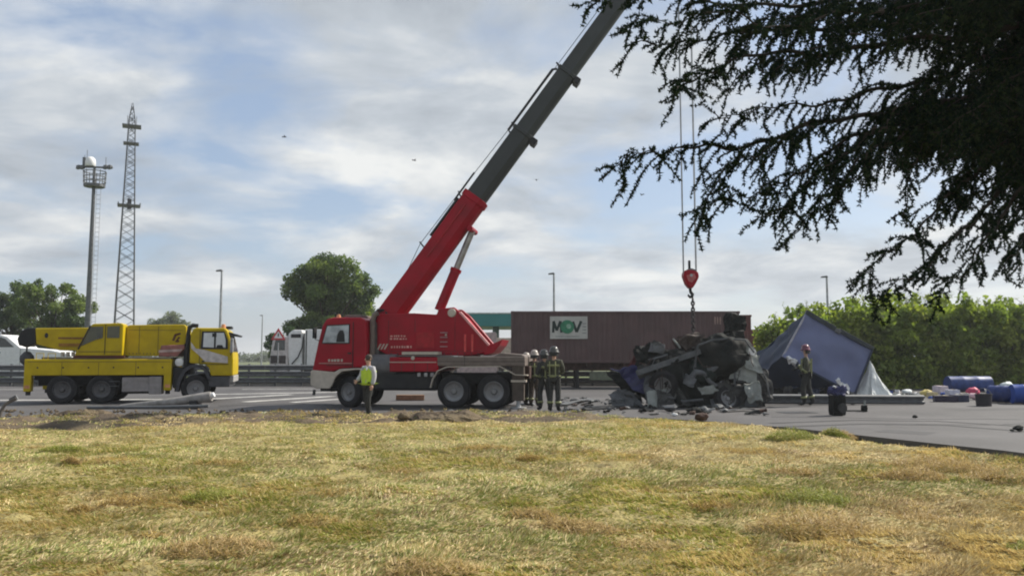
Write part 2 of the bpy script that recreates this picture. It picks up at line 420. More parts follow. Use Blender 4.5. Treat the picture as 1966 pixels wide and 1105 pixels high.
# churned soil verge between grass and road on the left
vx = np.linspace(-24, 3.0, 271); nv_ = 31
V = np.zeros((nv_, len(vx), 3))
for j in range(nv_):
    t = j / (nv_ - 1)
    far_ = edge_y(vx) + 0.35 + 0.25 * np.sin(vx * 1.7); near_ = edge_y(vx) - verge_w(vx) - 0.25
    yy = near_ + (far_ - near_) * t
    V[j, :, 0] = vx; V[j, :, 1] = yy
    bump_ = (fbm(vx * 1.6 + 3, yy * 1.6, 5) - 0.42) * 0.34
    ss = math.sin(math.pi * t) ** 0.5
    V[j, :, 2] = gz(vx, np.minimum(yy, edge_y(vx))) * (1 - t) + ss * (0.05 + np.maximum(bump_, -0.02)) - 0.03 * (1 - ss)
idx = np.arange(nv_ * len(vx)).reshape(nv_, len(vx))
F = np.stack([idx[:-1, :-1], idx[:-1, 1:], idx[1:, 1:], idx[1:, :-1]], -1).reshape(-1, 4)
vg = npmesh('soil_verge', V.reshape(-1, 3), F, soil, smooth=True); tag(vg, kind='structure')

# blades of mown, half dry grass
def grass():
    P = []
    for (y0, y1, dens) in ((3.8, 8, 6500), (8, 11, 4000), (11, 15, 2000), (15, 26, 800)):
        hw = 0.68 * y1 + 1.5
        n = int((y1 - y0) * 2 * hw * dens)
        x = rng.uniform(-hw, hw, n); y = rng.uniform(y0, y1, n)
        d = edge_y(np.clip(x, ex[0], ex[-1])) - y
        cl = fbm(x * 1.8 + 40, y * 2.2, 4)
        vw = verge_w(x) + rng.normal(0, .4, n)                       # thin out over the soil verge
        keep = (d > 0.02) & (x > GX0) & (x < GX1) & (rng.random(n) < np.clip((cl - 0.25) * 3.2, 0.12, 1)) & ((d > vw) | (x > 3.4) | (rng.random(n) < 0.5 * (fbm(x * 1.1 + 8, y * 1.4, 3) > 0.5)))
        P.append(np.stack([x[keep], y[keep]], 1))
    P = np.concatenate(P); n = len(P); x, y = P[:, 0], P[:, 1]
    z = gz(x, y)
    dd_ = edge_y(np.clip(x, ex[0], ex[-1])) - y
    onv = (dd_ < verge_w(x)) & (x < 3.0)                          # weeds growing through the soil verge
    z = np.where(onv, np.maximum(z, 0) + 0.05 + np.maximum((fbm(x * 1.6 + 3, y * 1.6, 5) - 0.42) * 0.34, -0.02), z)
    tuft = fbm(x * 3.1 + 77, y * 3.1, 3)
    ang = fbm(x * 0.7 + 5, y * 0.7, 3) * 12 + rng.normal(0, 0.9, n)
    tilt = np.clip(rng.normal(0.26, 0.25, n) + (tuft - 0.5) * 1.3, 0.06, 1.3)
    ln = rng.uniform(0.025, 0.075, n) * (0.75 + 1.3 * np.clip(tuft - 0.42, 0, 1)) * (1 + 0.02 * y)
    wd = rng.uniform(0.0022, 0.0048, n) * (1 + y * 0.07)
    dx, dy, dz = np.cos(ang) * np.cos(tilt), np.sin(ang) * np.cos(tilt), np.sin(tilt)
    sx, sy = -np.sin(ang) * wd, np.cos(ang) * wd
    tip = np.stack([x + dx * ln, y + dy * ln, z + dz * ln + 0.005], 1)
    b0 = np.stack([x - sx, y - sy, z - 0.008 + 0 * x], 1); b1 = np.stack([x + sx, y + sy, z + 0.004 + 0 * x], 1)
    V = np.stack([b0, b1, tip], 1).reshape(-1, 3); F = np.arange(3 * n).reshape(n, 3)
    straw = np.array([0.54, 0.415, 0.20]); green = np.array([0.27, 0.295, 0.075]); pale = np.array([0.66, 0.54, 0.30]); brown = np.array([0.33, 0.22, 0.11])
    gmix = np.clip((fbm(x * 0.22 + 11, y * 0.34 + 2, 4) - 0.47) * 5.5 + 0.55 + np.clip((-x - 1) / 14, -0.2, .3), 0, 1)
    isg = rng.random(n) < gmix * 0.82
    c = np.where(isg[:, None], green, straw)
    pick = rng.random(n)
    bm_ = np.clip((fbm(x * 0.9 + 60, y * 1.1, 4) - 0.5) * 3.2 + 0.1, 0.03, 0.75)
    c = np.where((pick < bm_ * 0.40)[:, None], brown, c)
    c = np.where((pick > 0.76)[:, None], pale, c)
    c = c * rng.uniform(0.7, 1.25, (n, 1))
    o = npmesh('grass', V, F, blade_m, colors=np.repeat(c, 3, 0))
    tag(o, 'mown half dry grass, straw and green, covering the foreground field', 'grass', kind='stuff')
grass()

# loose hay tufts, larger clumps lying in the field and at the road edge
def clump(px, py, r, h, cols, n=500):
    c = floor_at(px, py, -0.02); c.z = float(gz(np.array([c.x]), np.array([c.y]))[0])
    a = rng.uniform(0, 2 * np.pi, n); rr = r * np.sqrt(rng.random(n))
    x = c.x + rr * np.cos(a); y = c.y + rr * np.sin(a) * 0.6
    hz = h * (1 - (rr / r) ** 2) * rng.random(n)
    ang = rng.uniform(0, 6.28, n); tl = rng.normal(0.2, 0.4, n); ln = rng.uniform(0.05, 0.12, n); wd = rng.uniform(.0025, .005, n) * (1 + c.y * .04)
    b = np.stack([x, y, c.z + hz], 1)
    s = np.stack([-np.sin(ang) * wd, np.cos(ang) * wd, wd * 0.3], 1)
    tip = b + np.stack([np.cos(ang) * np.cos(tl), np.sin(ang) * np.cos(tl), np.sin(tl)], 1) * ln[:, None]
    V = np.stack([b - s, b + s, tip], 1).reshape(-1, 3)
    pal = np.array(cols); cc = pal[rng.integers(0, len(pal), n)] * rng.uniform(.7, 1.2, (n, 1))
    return V, np.repeat(cc, 3, 0)
vv, ccs = [], []
brownp = [(0.44, 0.32, 0.15), (0.52, 0.39, 0.18), (0.36, 0.26, 0.13)]; greenp = [(0.25, 0.28, 0.055), (0.33, 0.34, 0.08), (0.2, 0.22, 0.05)]; strawp = [(0.5, 0.37, 0.14), (0.3, 0.2, 0.08)]
for k in range(26):
    px, py = random.uniform(-60, 2030), 845 + 260 * random.random() ** 1.2
    pal = random.choice([brownp, brownp, greenp, strawp, strawp])
    V_, c_ = clump(px, py, random.uniform(.12, .5), random.uniform(.04, .11), pal, int(random.uniform(400, 900))); vv.append(V_); ccs.append(c_)
for (px, py, r, h, pal) in ((1520, 845, .55, .22, greenp), (1790, 893, .7, .18, brownp), (1840, 905, .6, .2, brownp), (1940, 925, .7, .25, brownp), (1560, 965, .5, .2, greenp), (1550, 1010, .6, .22, brownp), (1750, 920, .5, .15, brownp), (1090, 1010, .5, .12, brownp), (420, 1060, .5, .1, brownp), (1920, 860, .4, .12, greenp), (1604, 836, .45, .2, brownp), (1600, 838, .3, .22, greenp)):
    V_, c_ = clump(px, py, r, h, pal, 1800); vv.append(V_); ccs.append(c_)
V_ = np.concatenate(vv)
o = npmesh('hay', V_, np.arange(len(V_)).reshape(-1, 3), blade_m, colors=np.concatenate(ccs))
tag(o, 'loose tufts of raked hay lying over the mown grass', 'hay', kind='stuff')
# ------------------------------------------------------------------ trees and hedge
def leaves(clusters, n, size, palette, parent, name='crown', flat=0.0):
    tot = sum(r[0] * r[1] * r[2] for _, r in clusters) if isinstance(clusters[0][1], tuple) else None
    P = []; C = []
    wts = np.array([(r[0] * r[1] * r[2]) ** 0.75 for _, r in clusters]); wts /= wts.sum()
    pal = np.array(palette)
    for (c, r), wq in zip(clusters, wts):
        k = int(n * wq) + 1
        d = rng.normal(size=(k, 3)); d /= np.linalg.norm(d, axis=1)[:, None]
        rad = rng.random(k) ** 0.45
        lump = 0.78 + 0.5 * (fbm(d[:, 0] * 2.3 + c[0] * 3 + 50, d[:, 2] * 2.3 + d[:, 1] * 1.7 + 50, 3) - 0.3)
        P.append(np.array(c) + d * (rad * lump)[:, None] * np.array(r))
        base = pal[rng.integers(0, len(pal))]
        C.append(np.clip(base * rng.uniform(0.9, 1.1) * rng.uniform(0.65, 1.35, (k, 1)), 0, 1))
    P = np.concatenate(P); C = np.concatenate(C); n = len(P)
    a = rng.normal(size=(n, 3)); a /= np.linalg.norm(a, axis=1)[:, None]
    b = np.cross(a, rng.normal(size=(n, 3))); b /= np.linalg.norm(b, axis=1)[:, None]
    s = size * rng.uniform(0.6, 1.3, (n, 1))
    V = np.stack([P - a * s, P + b * s * 0.55, P + a * s, P - b * s * 0.55], 1).reshape(-1, 3)
    return npmesh(name, V, np.arange(4 * n).reshape(n, 4), leaf_m, parent, np.repeat(C, 4, 0))
def tree(name, label, base, lobes, trunk_h, n, size, palette, group=None, trunk_r=0.22, cat='tree'):
    t = empty(name, base, 0, label, cat, group)
    cl = []
    for (x, y, z, rx_, ry_, rz_) in lobes:
        m = max(8, int(rx_ * rz_ * 5))
        for k in range(m):                                       # each lobe breaks up into boughs of leaves
            d = Vector(rng.normal(size=3)).normalized() * (random.random() ** 0.4)
            q = random.uniform(0.22, 0.42)
            cl.append(((x + d.x * rx_ * .85, y + d.y * ry_ * .85, z + d.z * rz_ * .85), (rx_ * q, ry_ * q, rz_ * q * 0.85)))
    leaves(cl, n, size, palette, t)
    mb = MB(); top = max(l[2] for l in lobes)
    mb.tube([(0, 0, -.2), (0.05, 0, trunk_h * .5), (-0.05, 0.1, trunk_h), (0, 0, top)], [trunk_r * 1.3, trunk_r, trunk_r * .8, trunk_r * .3], 10)
    for (c, r) in cl[::2]:
        z0 = min(trunk_h * random.uniform(.7, 1.2), c[2])
        mb.tube([(0, 0, z0), (c[0] * .5, c[1] * .5, z0 + (c[2] - z0) * .6), c], [trunk_r * .45, trunk_r * .22, .03], 5, cap=False)
    mb.build('trunk', bark, t, smooth=True)
    return t
G1 = [(0.09, 0.13, 0.05), (0.115, 0.165, 0.06), (0.14, 0.19, 0.065), (0.165, 0.215, 0.07), (0.075, 0.115, 0.055)]
G2 = [(0.07, 0.11, 0.06), (0.09, 0.13, 0.065), (0.11, 0.15, 0.07), (0.06, 0.095, 0.06)]
GG = [(0.15, 0.175, 0.15), (0.17, 0.19, 0.16), (0.13, 0.155, 0.14)]  # far greens: the fading with distance haze is put into the leaf colour
GH = [(0.20, 0.255, 0.045), (0.225, 0.28, 0.05), (0.175, 0.235, 0.045), (0.25, 0.295, 0.06), (0.15, 0.21, 0.045)]
def at_tree(px, Y): p = spot(px, 686, Y); return (p.x, Y, -0.1)
# left pair, 80 m out (20 px per metre in the survey)
tree('broadleaf_tree', 'round green tree at the left edge behind the yellow crane', at_tree(22, 80), [(0, 0, 6.4, 2.3, 2.2, 2.7), (-1.3, 0, 4.4, 2.0, 1.8, 2.4), (.9, .4, 3, 1.6, 1.6, 2.2)], 2.2, 15000, .13, G2, 'trees behind the road')
tree('broadleaf_tree', 'two-domed green tree between the left edge and the light mast', at_tree(98, 78), [(-1.8, 0, 7.2, 2.1, 2.0, 2.5), (1.5, 0, 6.5, 2.3, 2.2, 2.5), (0, 0, 3.6, 3.0, 2.4, 2.4), (2.4, .5, 3.4, 1.5, 1.5, 1.6)], 2.4, 30000, .13, G1, 'trees behind the road')
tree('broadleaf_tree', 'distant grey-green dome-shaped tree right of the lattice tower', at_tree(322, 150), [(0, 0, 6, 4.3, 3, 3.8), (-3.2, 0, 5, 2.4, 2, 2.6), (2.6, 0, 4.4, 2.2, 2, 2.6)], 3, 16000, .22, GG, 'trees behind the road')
tree('broadleaf_tree', 'large broad green tree behind the red crane cab', at_tree(630, 72), [(-.2, 0, 7.9, 3.5, 2.8, 2.9), (-2.6, 0, 7.4, 2.0, 2.0, 2.1), (2.5, .2, 6.9, 2.1, 2.2, 2.6), (0, 0, 4.4, 3.7, 2.8, 2.4), (-2.6, 0, 3.8, 2.1, 2, 1.8), (2.8, 0, 4.2, 2.0, 1.9, 1.9)], 2.6, 52000, .13, G1, 'trees behind the road', .32)
tree('leafy_bush', 'dark bush at the left foot of the large green tree', at_tree(540, 66), [(0, 0, 2.3, 1.6, 1.4, 1.9), (1.3, 0, 2.8, 1.3, 1.3, 1.8)], .8, 9000, .11, G2, None, .1, 'bush')
tree('leafy_bush', 'pale green bush between the red cab and the boom foot', at_tree(700, 60), [(0, 0, 3.4, .9, .9, 1.6), (.5, 0, 4.0, .7, .7, 1.0)], 1.2, 5000, .1, GH, None, .1, 'bush')
# far hedgerow on the horizon
hw_cl = []
for k in range(150):
    x = random.uniform(-260, 260); hw_cl.append(((x, random.uniform(-6, 6), random.uniform(.8, 3.2)), (random.uniform(3, 7), 3, random.uniform(1.6, 3.4))))
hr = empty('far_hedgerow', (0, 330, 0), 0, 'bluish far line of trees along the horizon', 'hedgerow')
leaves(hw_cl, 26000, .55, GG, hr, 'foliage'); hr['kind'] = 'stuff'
# the big hedge on the right: shrubs grown into one mass
hedge = empty('tall_hedge', spot(1740, 742, 43).xy.to_3d(), 0, 'tall wild green hedge with sunlit top behind the spilled cargo', 'hedge')
hc = []
hx0 = spot(1478, 686, 43).x - hedge.location.x; hx1 = hx0 + 22
x = hx0
while x < hx1:
    tfr = (x - hx0)
    top = np.interp(tfr, [0, .7, 1.8, 4, 7, 9.5, 12, 22], [2.4, 3.6, 4.0, 4.3, 4.7, 4.6, 4.5, 4.3]) + random.uniform(-.05, .05)
    for k in range(15):
        z = top * (0.03 + 0.93 * random.random() ** 0.9); rr_ = random.uniform(.55, .95)
        hc.append(((x + random.uniform(-.4, .4), random.uniform(-.2, 3.2), z - .3), (rr_, rr_ * .9, rr_ * random.uniform(.6, .9))))
    if random.random() < .7:
        hc.append(((x, random.uniform(.2, 2), top), (.35, .35, random.uniform(.35, .6))))
    x += 0.33
leaves(hc, 150000, .13, GH, hedge, 'foliage')
mb = MB()
for k in range(46):
    xx = random.uniform(hx0 + .4, hx1); yy = random.uniform(.4, 2.2)
    mb.tube([(xx, yy, -.1), (xx + random.uniform(-.3, .3), yy, 1.6), (xx + random.uniform(-.6, .6), yy, 3.4)], [.06, .045, .015], 5)
tag(mb.build('stem', bark, hedge), kind='stuff')
# long sprays standing out of the top
mb = MB(); vv = []; cc_ = []
for k in range(70):
    tfr = random.uniform(0, 20); top = np.interp(tfr, [0, .7, 1.8, 4, 7, 9.5, 12, 22], [2.4, 3.6, 4.0, 4.3, 4.7, 4.6, 4.5, 4.3])
    p = Vector((hx0 + tfr, random.uniform(0, 2), top - .4)); d = Vector((random.uniform(-.6, .6), random.uniform(-.3, .3), 1)).normalized()
    ln = random.uniform(.5, 1.05); mb.tube([p, p + d * ln * .6, p + d * ln + Vector((d.x * .2, 0, -.08))], [.015, .01, .004], 4)
    for q in range(16):
        c = p + d * ln * random.uniform(.3, 1.0); a = Vector(rng.normal(size=3)).normalized(); b = a.orthogonal().normalized(); s = random.uniform(.05, .1)
        vv += [c, c + a * s + b * s * .3, c + a * s * 2, c + a * s - b * s * .3]; cl_ = np.array(random.choice(GH)) * random.uniform(.8, 1.3); cc_ += [cl_] * 4
tag(mb.build('spray_stem', bark, hedge), kind='stuff')
npmesh('spray_leaves', np.array(vv), np.arange(len(vv)).reshape(-1, 4), leaf_m, hedge, np.array(cc_))
# low green bank beyond the road, seen under the container
o = MB(); 
V = []; xs_ = np.linspace(-80, 90, 120)
for xq in xs_: V += [(xq, 50.5, -.02), (xq, 53 + .5 * math.sin(xq), .35 + .12 * math.sin(xq * .7)), (xq, 62, .3), (xq, 75, -.1)]
F = []
for i in range(len(xs_) - 1):
    for j in range(3): F.append((i * 4 + j, i * 4 + 4 + j, i * 4 + 5 + j, i * 4 + 1 + j))
o.add(V, F); bk = o.build('grass_bank', verge_green, smooth=True); tag(bk, kind='structure')

# ------------------------------------------------------------------ cedar branches in the foreground
def cedar():
    CF = .66                                  # this branch hangs close: 5 to 6 m away
    TX, TY = 7.4 * CF, 9.6 * CF
    t = empty('cedar_tree', (TX, TY, 0), 0, 'dark cedar with drooping needle branches overhanging the top right', 'tree')
    base = Vector((TX, TY, 0))
    trunk = MB().tube([Vector((0, 0, -.2)), Vector((.05, .05, 1.5)), Vector((-.03, .05, 3.2)), Vector((0, .1, 5.2)), Vector((0, .1, 7.5))], [.30, .25, .2, .14, .05], 14)
    trunk.build('trunk', bark, t, smooth=True)
    tw = MB(); T = []                        # tuft points
    def cat(pts, n):
        pts = [Vector(p) for p in pts]; out_ = []; m = len(pts)
        for i in range(m - 1):
            p0, p1, p2, p3 = pts[max(i - 1, 0)], pts[i], pts[i + 1], pts[min(i + 2, m - 1)]
            for k in range(n):
                s = k / n
                out_.append(0.5 * ((2 * p1) + (p2 - p0) * s + (2 * p0 - 5 * p1 + 4 * p2 - p3) * s * s + (3 * p1 - p0 - 3 * p2 + p3) * s ** 3))
        out_.append(pts[-1]); return out_
    def twig(p, d, ln, level, droop):
        n = max(2, int(ln / (.03 * CF))); path = [p.copy()]; q = p.copy(); dd = d.normalized()
        for k in range(n):
            dd = (dd + Vector((random.uniform(-.09, .09), random.uniform(-.09, .09), -droop * .07 + random.uniform(-.06, .06)))).normalized()
            q = q + dd * (ln / n); path.append(q.copy())
            T.append((q - base, dd.copy()))
            if level > 0 and k > 0 and random.random() < .2:
                side = dd.cross(Vector((random.uniform(-.4, .4), random.uniform(-.4, .4), 1))).normalized() * random.choice((-1, 1))
                twig(q, (dd * .75 + side * .75 + Vector((0, 0, -.15))).normalized(), max(.09 * CF, ln * random.uniform(.3, .62)), level - 1, droop)
        pth = path[::3] if len(path) > 5 else [path[0], path[-1]]
        tw.tube([a - base for a in pth], [CF * max(.0025, .006 * (1 - i / len(pth))) for i in range(len(pth))], 3, cap=False)
    def limb(px, Y0, Y1, r0, tl, dens=1.0, hang=0.6, start=0.0):
        m = len(px)
        pts = [spot(a, b, CF * (Y0 + (Y1 - Y0) * i / (m - 1))) for i, (a, b) in enumerate(px)]
        path = cat(pts, 10); L_ = len(path); w1, w2 = random.uniform(0, 6), random.uniform(0, 6)
        path = [p + CF * Vector((0, .04 * math.sin(i * .5 + w2), .035 * math.sin(i * .42 + w1) + .02 * math.sin(i * 1.1 + w2))) for i, p in enumerate(path)]
        MB().tube([p - base for p in path], [CF * max(.005, .5 * r0 * (1 - i / L_) ** 1.2) for i in range(L_)], 7).build('limb', twigbark, t, smooth=True)
        acc = 0.0; side = 1
        for i in range(1, L_):
            seg = path[i] - path[i - 1]; acc += seg.length; fr = i / L_
            if fr < start: continue
            tg = seg.normalized()
            while acc > CF * .066 / dens:
                acc -= CF * .066 / dens; side = -side
                p = path[i - 1].lerp(path[i], random.random())
                lat = tg.cross(Vector((0, 0, 1))).normalized() * side
                d = tg * random.uniform(.35, .9) + lat * random.uniform(.1, .8) + Vector((0, 0, -hang * random.uniform(-.35, 1.5) + .15))
                T.append((p - base + CF * Vector((random.uniform(-.02, .02), random.uniform(-.02, .02), .02)), Vector((0, 0, 1))))
                ln = tl * random.choice((.35, .5, .8, 1.1, 1.5)) * random.uniform(.8, 1.1) * (1 - .6 * fr) + .06
                ln *= CF
                twig(p, d, ln, 1, .5 + hang)
        twig(path[-1], path[-1] - path[-2], .2 * CF, 1, .3)
    S = 2210
    limb([(S, -160), (1900, -60), (1600, 5), (1350, 0), (1150, -12)], 9.4, 7.2, .10, .42)
    limb([(S, -90), (1850, 20), (1560, 55), (1360, 70), (1225, 90)], 9.5, 7.6, .09, .42)
    limb([(S, -60), (1900, 60), (1650, 90), (1450, 110), (1330, 150), (1300, 175)], 9.3, 7.0, .09, .4)
    limb([(1700, 20), (1520, 45), (1380, 30), (1250, 40), (1200, 60)], 7.9, 7.1, .03, .35)
    limb([(1650, 60), (1540, 110), (1450, 140), (1390, 165)], 7.9, 7.3, .025, .3)
    limb([(S, 10), (1900, 110), (1720, 170), (1580, 195), (1460, 212), (1378, 222)], 9.5, 7.8, .08, .34)
    limb([(S, 70), (1900, 180), (1680, 215), (1490, 262), (1340, 288), (1245, 288), (1182, 318)], 9.4, 7.3, .085, .5, 1.1, .75, .25)
    limb([(1560, 240), (1470, 285), (1400, 320), (1345, 395)], 7.9, 7.5, .02, .36, 1.0, .6)
    limb([(S, 110), (1850, 200), (1680, 250), (1560, 310), (1490, 360), (1430, 372), (1355, 402)], 9.4, 7.6, .07, .42, 1.0, .7, .2)
    limb([(1680, 250), (1600, 310), (1520, 380), (1480, 418)], 8.2, 7.7, .03, .36, 1.0, .7)
    limb([(S, 120), (1850, 210), (1720, 260), (1640, 320), (1590, 380), (1530, 436)], 9.2, 7.5, .06, .36, 1.0, .7, .2)
    limb([(1700, 240), (1660, 310), (1620, 370), (1595, 400)], 8.0, 7.8, .02, .3)
    limb([(1720, 200), (1700, 250), (1690, 280), (1705, 305)], 8.4, 8.2, .02, .22)
    limb([(1850, 190), (1790, 240), (1755, 310), (1738, 390), (1735, 420)], 8.8, 8.3, .03, .26, 1.2, .7)
    limb([(S, 170), (1960, 260), (1860, 340), (1790, 410), (1725, 475), (1650, 525)], 9.4, 8.0, .07, .34, 1.1, .6, .15)
    limb([(S, 220), (1980, 320), (1890, 400), (1820, 470), (1750, 530), (1682, 577)], 9.2, 7.8, .07, .34, 1.1, .6, .15)
    limb([(S, 250), (2000, 340), (1920, 420), (1880, 480), (1840, 530), (1795, 574)], 9.0, 7.7, .06, .32, 1.1, .6, .15)
    limb([(S, 270), (2060, 370), (1990, 430), (1950, 480), (1930, 520)], 9.0, 7.9, .06, .32, 1.1, .6)
    limb([(S, 290), (2080, 400), (2030, 480), (1990, 545)], 9.0, 8.1, .06, .3, 1.1, .6)
    # the dense inner part near the trunk
    for k in range(40):
        y0 = random.uniform(-180, 300); y1 = y0 + random.uniform(60, 230)
        x1 = random.uniform(1700, 1900) if y0 < 130 else random.uniform(1800, 1960)
        limb([(S, y0 - 40), (2050, y0 + 20), (1930 if x1 < 1900 else 2000, (y0 + y1) / 2), (x1, min(y1, 480))], random.uniform(8.6, 10.4), random.uniform(7.8, 10.2), .05, .5, 1.5, .7)
    for k in range(8):
        y0 = random.uniform(-160, 60); x1 = random.uniform(1420, 1760)
        limb([(1950, y0), ((1950 + x1) / 2, y0 + 30), (x1, min(y0 + random.uniform(60, 130), 190))], random.uniform(8.2, 9.6), random.uniform(7.6, 9.4), .03, .42, 1.0, .6)
    o = tw.build('twigs', twigbark, t); o['kind'] = 'stuff'
    Pt = np.array([p for p, _ in T]); Dt = np.array([d for _, d in T]); n = len(Pt); K = 10
    d = rng.normal(size=(n, K, 3)) + Dt[:, None, :] * 0.5
    d /= np.linalg.norm(d, axis=2)[..., None]
    ln = CF * rng.uniform(.02, .044, (n, K, 1)); s = np.cross(d, rng.normal(size=(n, K, 3))); s /= np.linalg.norm(s, axis=2)[..., None]; s *= .0078 * CF
    c = Pt[:, None, :] + rng.normal(size=(n, K, 3)) * .004 * CF
    V = np.stack([c - s, c + s, c + d * ln], 2).reshape(-1, 3)
    pal = np.array([(0.018, 0.030, 0.018), (0.024, 0.038, 0.02), (0.015, 0.025, 0.018), (0.03, 0.044, 0.02)])
    cc = pal[rng.integers(0, 4, n)] * rng.uniform(.7, 1.3, (n, 1)); cc = np.repeat(cc, K * 3, 0)
    o = npmesh('needles', V, np.arange(len(V)).reshape(-1, 3), needle_m, t, cc); o['kind'] = 'stuff'
    print('cedar tufts', n)
cedar()
# ------------------------------------------------------------------ wheels
def wheel(parent, x, y, z, r, wd, steer=0.0, hubm=None, double=False):
    """tyre with tread grooves > rim > hub, outer face towards -y"""
    e = MB(); h = wd / 2
    prof = [(r * .60, -h * .9), (r * .70, -h * 1.0), (r * .86, -h * 1.02), (r * .96, -h * .9), (r * 1.0, -h * .62)]
    for k in range(5):
        a = -h * .62 + (k + .5) * h * 1.24 / 5
        prof += [(r, a - h * .07), (r * .965, a - h * .05), (r * .965, a + h * .05), (r, a + h * .07)]
    prof += [(r * 1.0, h * .62), (r * .96, h * .9), (r * .86, h * 1.02), (r * .70, h), (r * .60, h * .9)]
    t = MB().lathe(prof, n=36).build('wheel', rubber, parent, smooth=True)
    t.location = (x, y, z); t.rotation_euler = (0, random.uniform(0, 1), steer)
    rm = MB().lathe([(r * .62, -h * .88), (r * .58, -h * .92), (r * .55, -h * .5), (r * .44, -h * .34), (r * .40, -h * .28), (r * .22, -h * .30), (0.001, -h * .3)], n=30)
    for k in range(10):
        a = 2 * math.pi * k / 10
        rm.lathe([(.001, -h * .46), (.022, -h * .44), (.022, -h * .26)], (math.cos(a) * r * .32, 0, math.sin(a) * r * .32), n=6)
    rm.build('rim', hubm or rimgrey, t, smooth=True)
    MB().lathe([(.001, -h * .78), (r * .13, -h * .76), (r * .16, -h * .5), (r * .20, -h * .34)], n=18).build('hub', hubm or rimgrey, t, smooth=True)
    return t
def streaks(parent, x0, x1, z0, z1, y, m, rows, name='lettering', seed=1):
    """the rows of small marks that the photograph shows on the paint, too blurred to read"""
    rr = random.Random(seed); mb = MB(); hh = (z1 - z0) / rows
    for k in range(rows):
        x = x0 + rr.uniform(0, .06) * (x1 - x0); za = z0 + k * hh
        while x < x1 - .03:
            wq = rr.uniform(.04, .085)
            mb.bb(x, min(x + wq, x1), y - .004, y, za + hh * .22, za + hh * rr.uniform(.66, .8)); x += wq + rr.uniform(.02, .05)
    return mb.build(name, m, parent)

# ------------------------------------------------------------------ red fire brigade crane
RX0, RY0 = -3.117, 26.7
RYAW = R(-8)
redc = empty('crane_truck', (RX0, RY0, 0), RYAW, 'red three-axle crane truck with raised telescopic boom', 'crane truck')
def X(p): return (p - 800) / 58.5
def Z(p): return (781 - p) / 60.0
def pts(l): return [(X(a), Z(b)) for a, b in l]
W_ = 2.5
# cab
cabp = pts([(600, 712), (604, 690), (611, 655), (619, 622), (627, 610), (640, 607), (694, 607), (704, 612), (707, 640), (707, 706), (690, 704), (660, 706), (640, 712)])
cab = MB().prism(cabp, 0.02, W_ - .02)
body = cab.build('cab', red, redc, bevel=.05)
# window openings are set into the cab side: dark frame, glass, interior shapes behind
win = pts([(621, 656), (630, 624), (672, 622), (672, 656)])
MB().prism([(x + (.03 if x > X(650) else -.03), z + (.035 if z > Z(640) else -.035)) for x, z in win], -.004, .03).build('window_frame', black, body)
MB().prism(win, -.018, -.006).build('window_glass', mat('cab_glass_sky', (0.30, 0.33, 0.35), 0.12, var=0.5, scale=3, spec=0.9), body)  # opaque pane: the bright sky behind is put into its colour
MB().prism(pts([(648, 655), (650, 640), (655, 632), (661, 632), (664, 640), (665, 655)]), -.03, -.020).build('driver_seat', black, body)
MB().bb(X(628), X(680), -.012, .03, Z(700), Z(699)).bb(X(680), X(680.9), -.012, .03, Z(704), Z(616)).build('door_gap', black, body)
MB().bb(X(671), X(677), -.05, .0, Z(678), Z(675)).build('door_handle', black, body)
streaks(body, X(632), X(663), Z(695), Z(685), -.002, cream, 1, 'cab_lettering', 3)
MB().bb(X(614), X(680), -.006, .02, Z(696.5), Z(695.6)).build('cab_stripe', cream, body)
# windscreen at the front
MB().add([(X(608.5), .2, Z(655)), (X(617.5), .2, Z(620)), (X(617.5), W_ - .2, Z(620)), (X(608.5), W_ - .2, Z(655))], [(0, 1, 2, 3)]).build('windscreen', darkglass, body)
# cream bumper and wing
MB().prism(pts([(598, 738), (598, 711), (602, 709), (645, 713), (655, 707), (690, 705.2), (707, 707), (707, 710), (690, 708.5), (660, 712), (648, 722), (640, 740), (636, 745), (610, 745)]), -.02, W_ + .02).build('front_bumper', cream, redc, bevel=.03)
for yy in (.3, W_ - .3):
    MB().bb(X(596), X(599), yy - .14, yy + .14, Z(728), Z(718)).build('headlight', lamp_glass if False else white, redc, bevel=.02)
MB().bb(X(616), X(648), .1, .5, Z(750), Z(745)).build('step', black, redc)
MB().tube([(X(604), .1, Z(748)), (X(604), .05, Z(757))], .05, 8).build('tow_eye', black, redc)
# roof furniture
MB().lathe([(.001, .13), (.05, .12), (.075, .06), (.08, 0)], (X(640), .55, Z(607)), 'Z', 14).build('beacon', lamp_glass, redc, smooth=True)
MB().lathe([(.001, .13), (.05, .12), (.075, .06), (.08, 0)], (X(640), 1.95, Z(607)), 'Z', 14).build('beacon', lamp_glass, redc, smooth=True)
MB().bb(X(655), X(690), .4, W_ - .4, Z(606.5), Z(601)).build('roof_rack', deckgrey, redc, bevel=.02)
# mirror
MB().tube([(X(618), 0, Z(628)), (X(611), -.22, Z(626)), (X(611), -.22, Z(650)), (X(614), 0, Z(652))], .014, 6).build('mirror_bracket', black, redc)
MB().bb(X(607), X(612), -.32, -.12, Z(648), Z(628)).build('mirror', black, redc, bevel=.02)
# stack behind the cab
MB().tube([(X(712), .35, Z(690)), (X(712), .35, Z(612)), (X(715), .35, Z(602)), (X(722), .35, Z(598))], .085, 12).build('exhaust_stack', deckgrey, redc, smooth=True)
MB().bb(X(706), X(722), .55, 2.2, Z(690), Z(612)).build('air_filter_housing', mat('dull_grey_plastic', (0.12, 0.11, 0.105), 0.7), redc, bevel=.06)
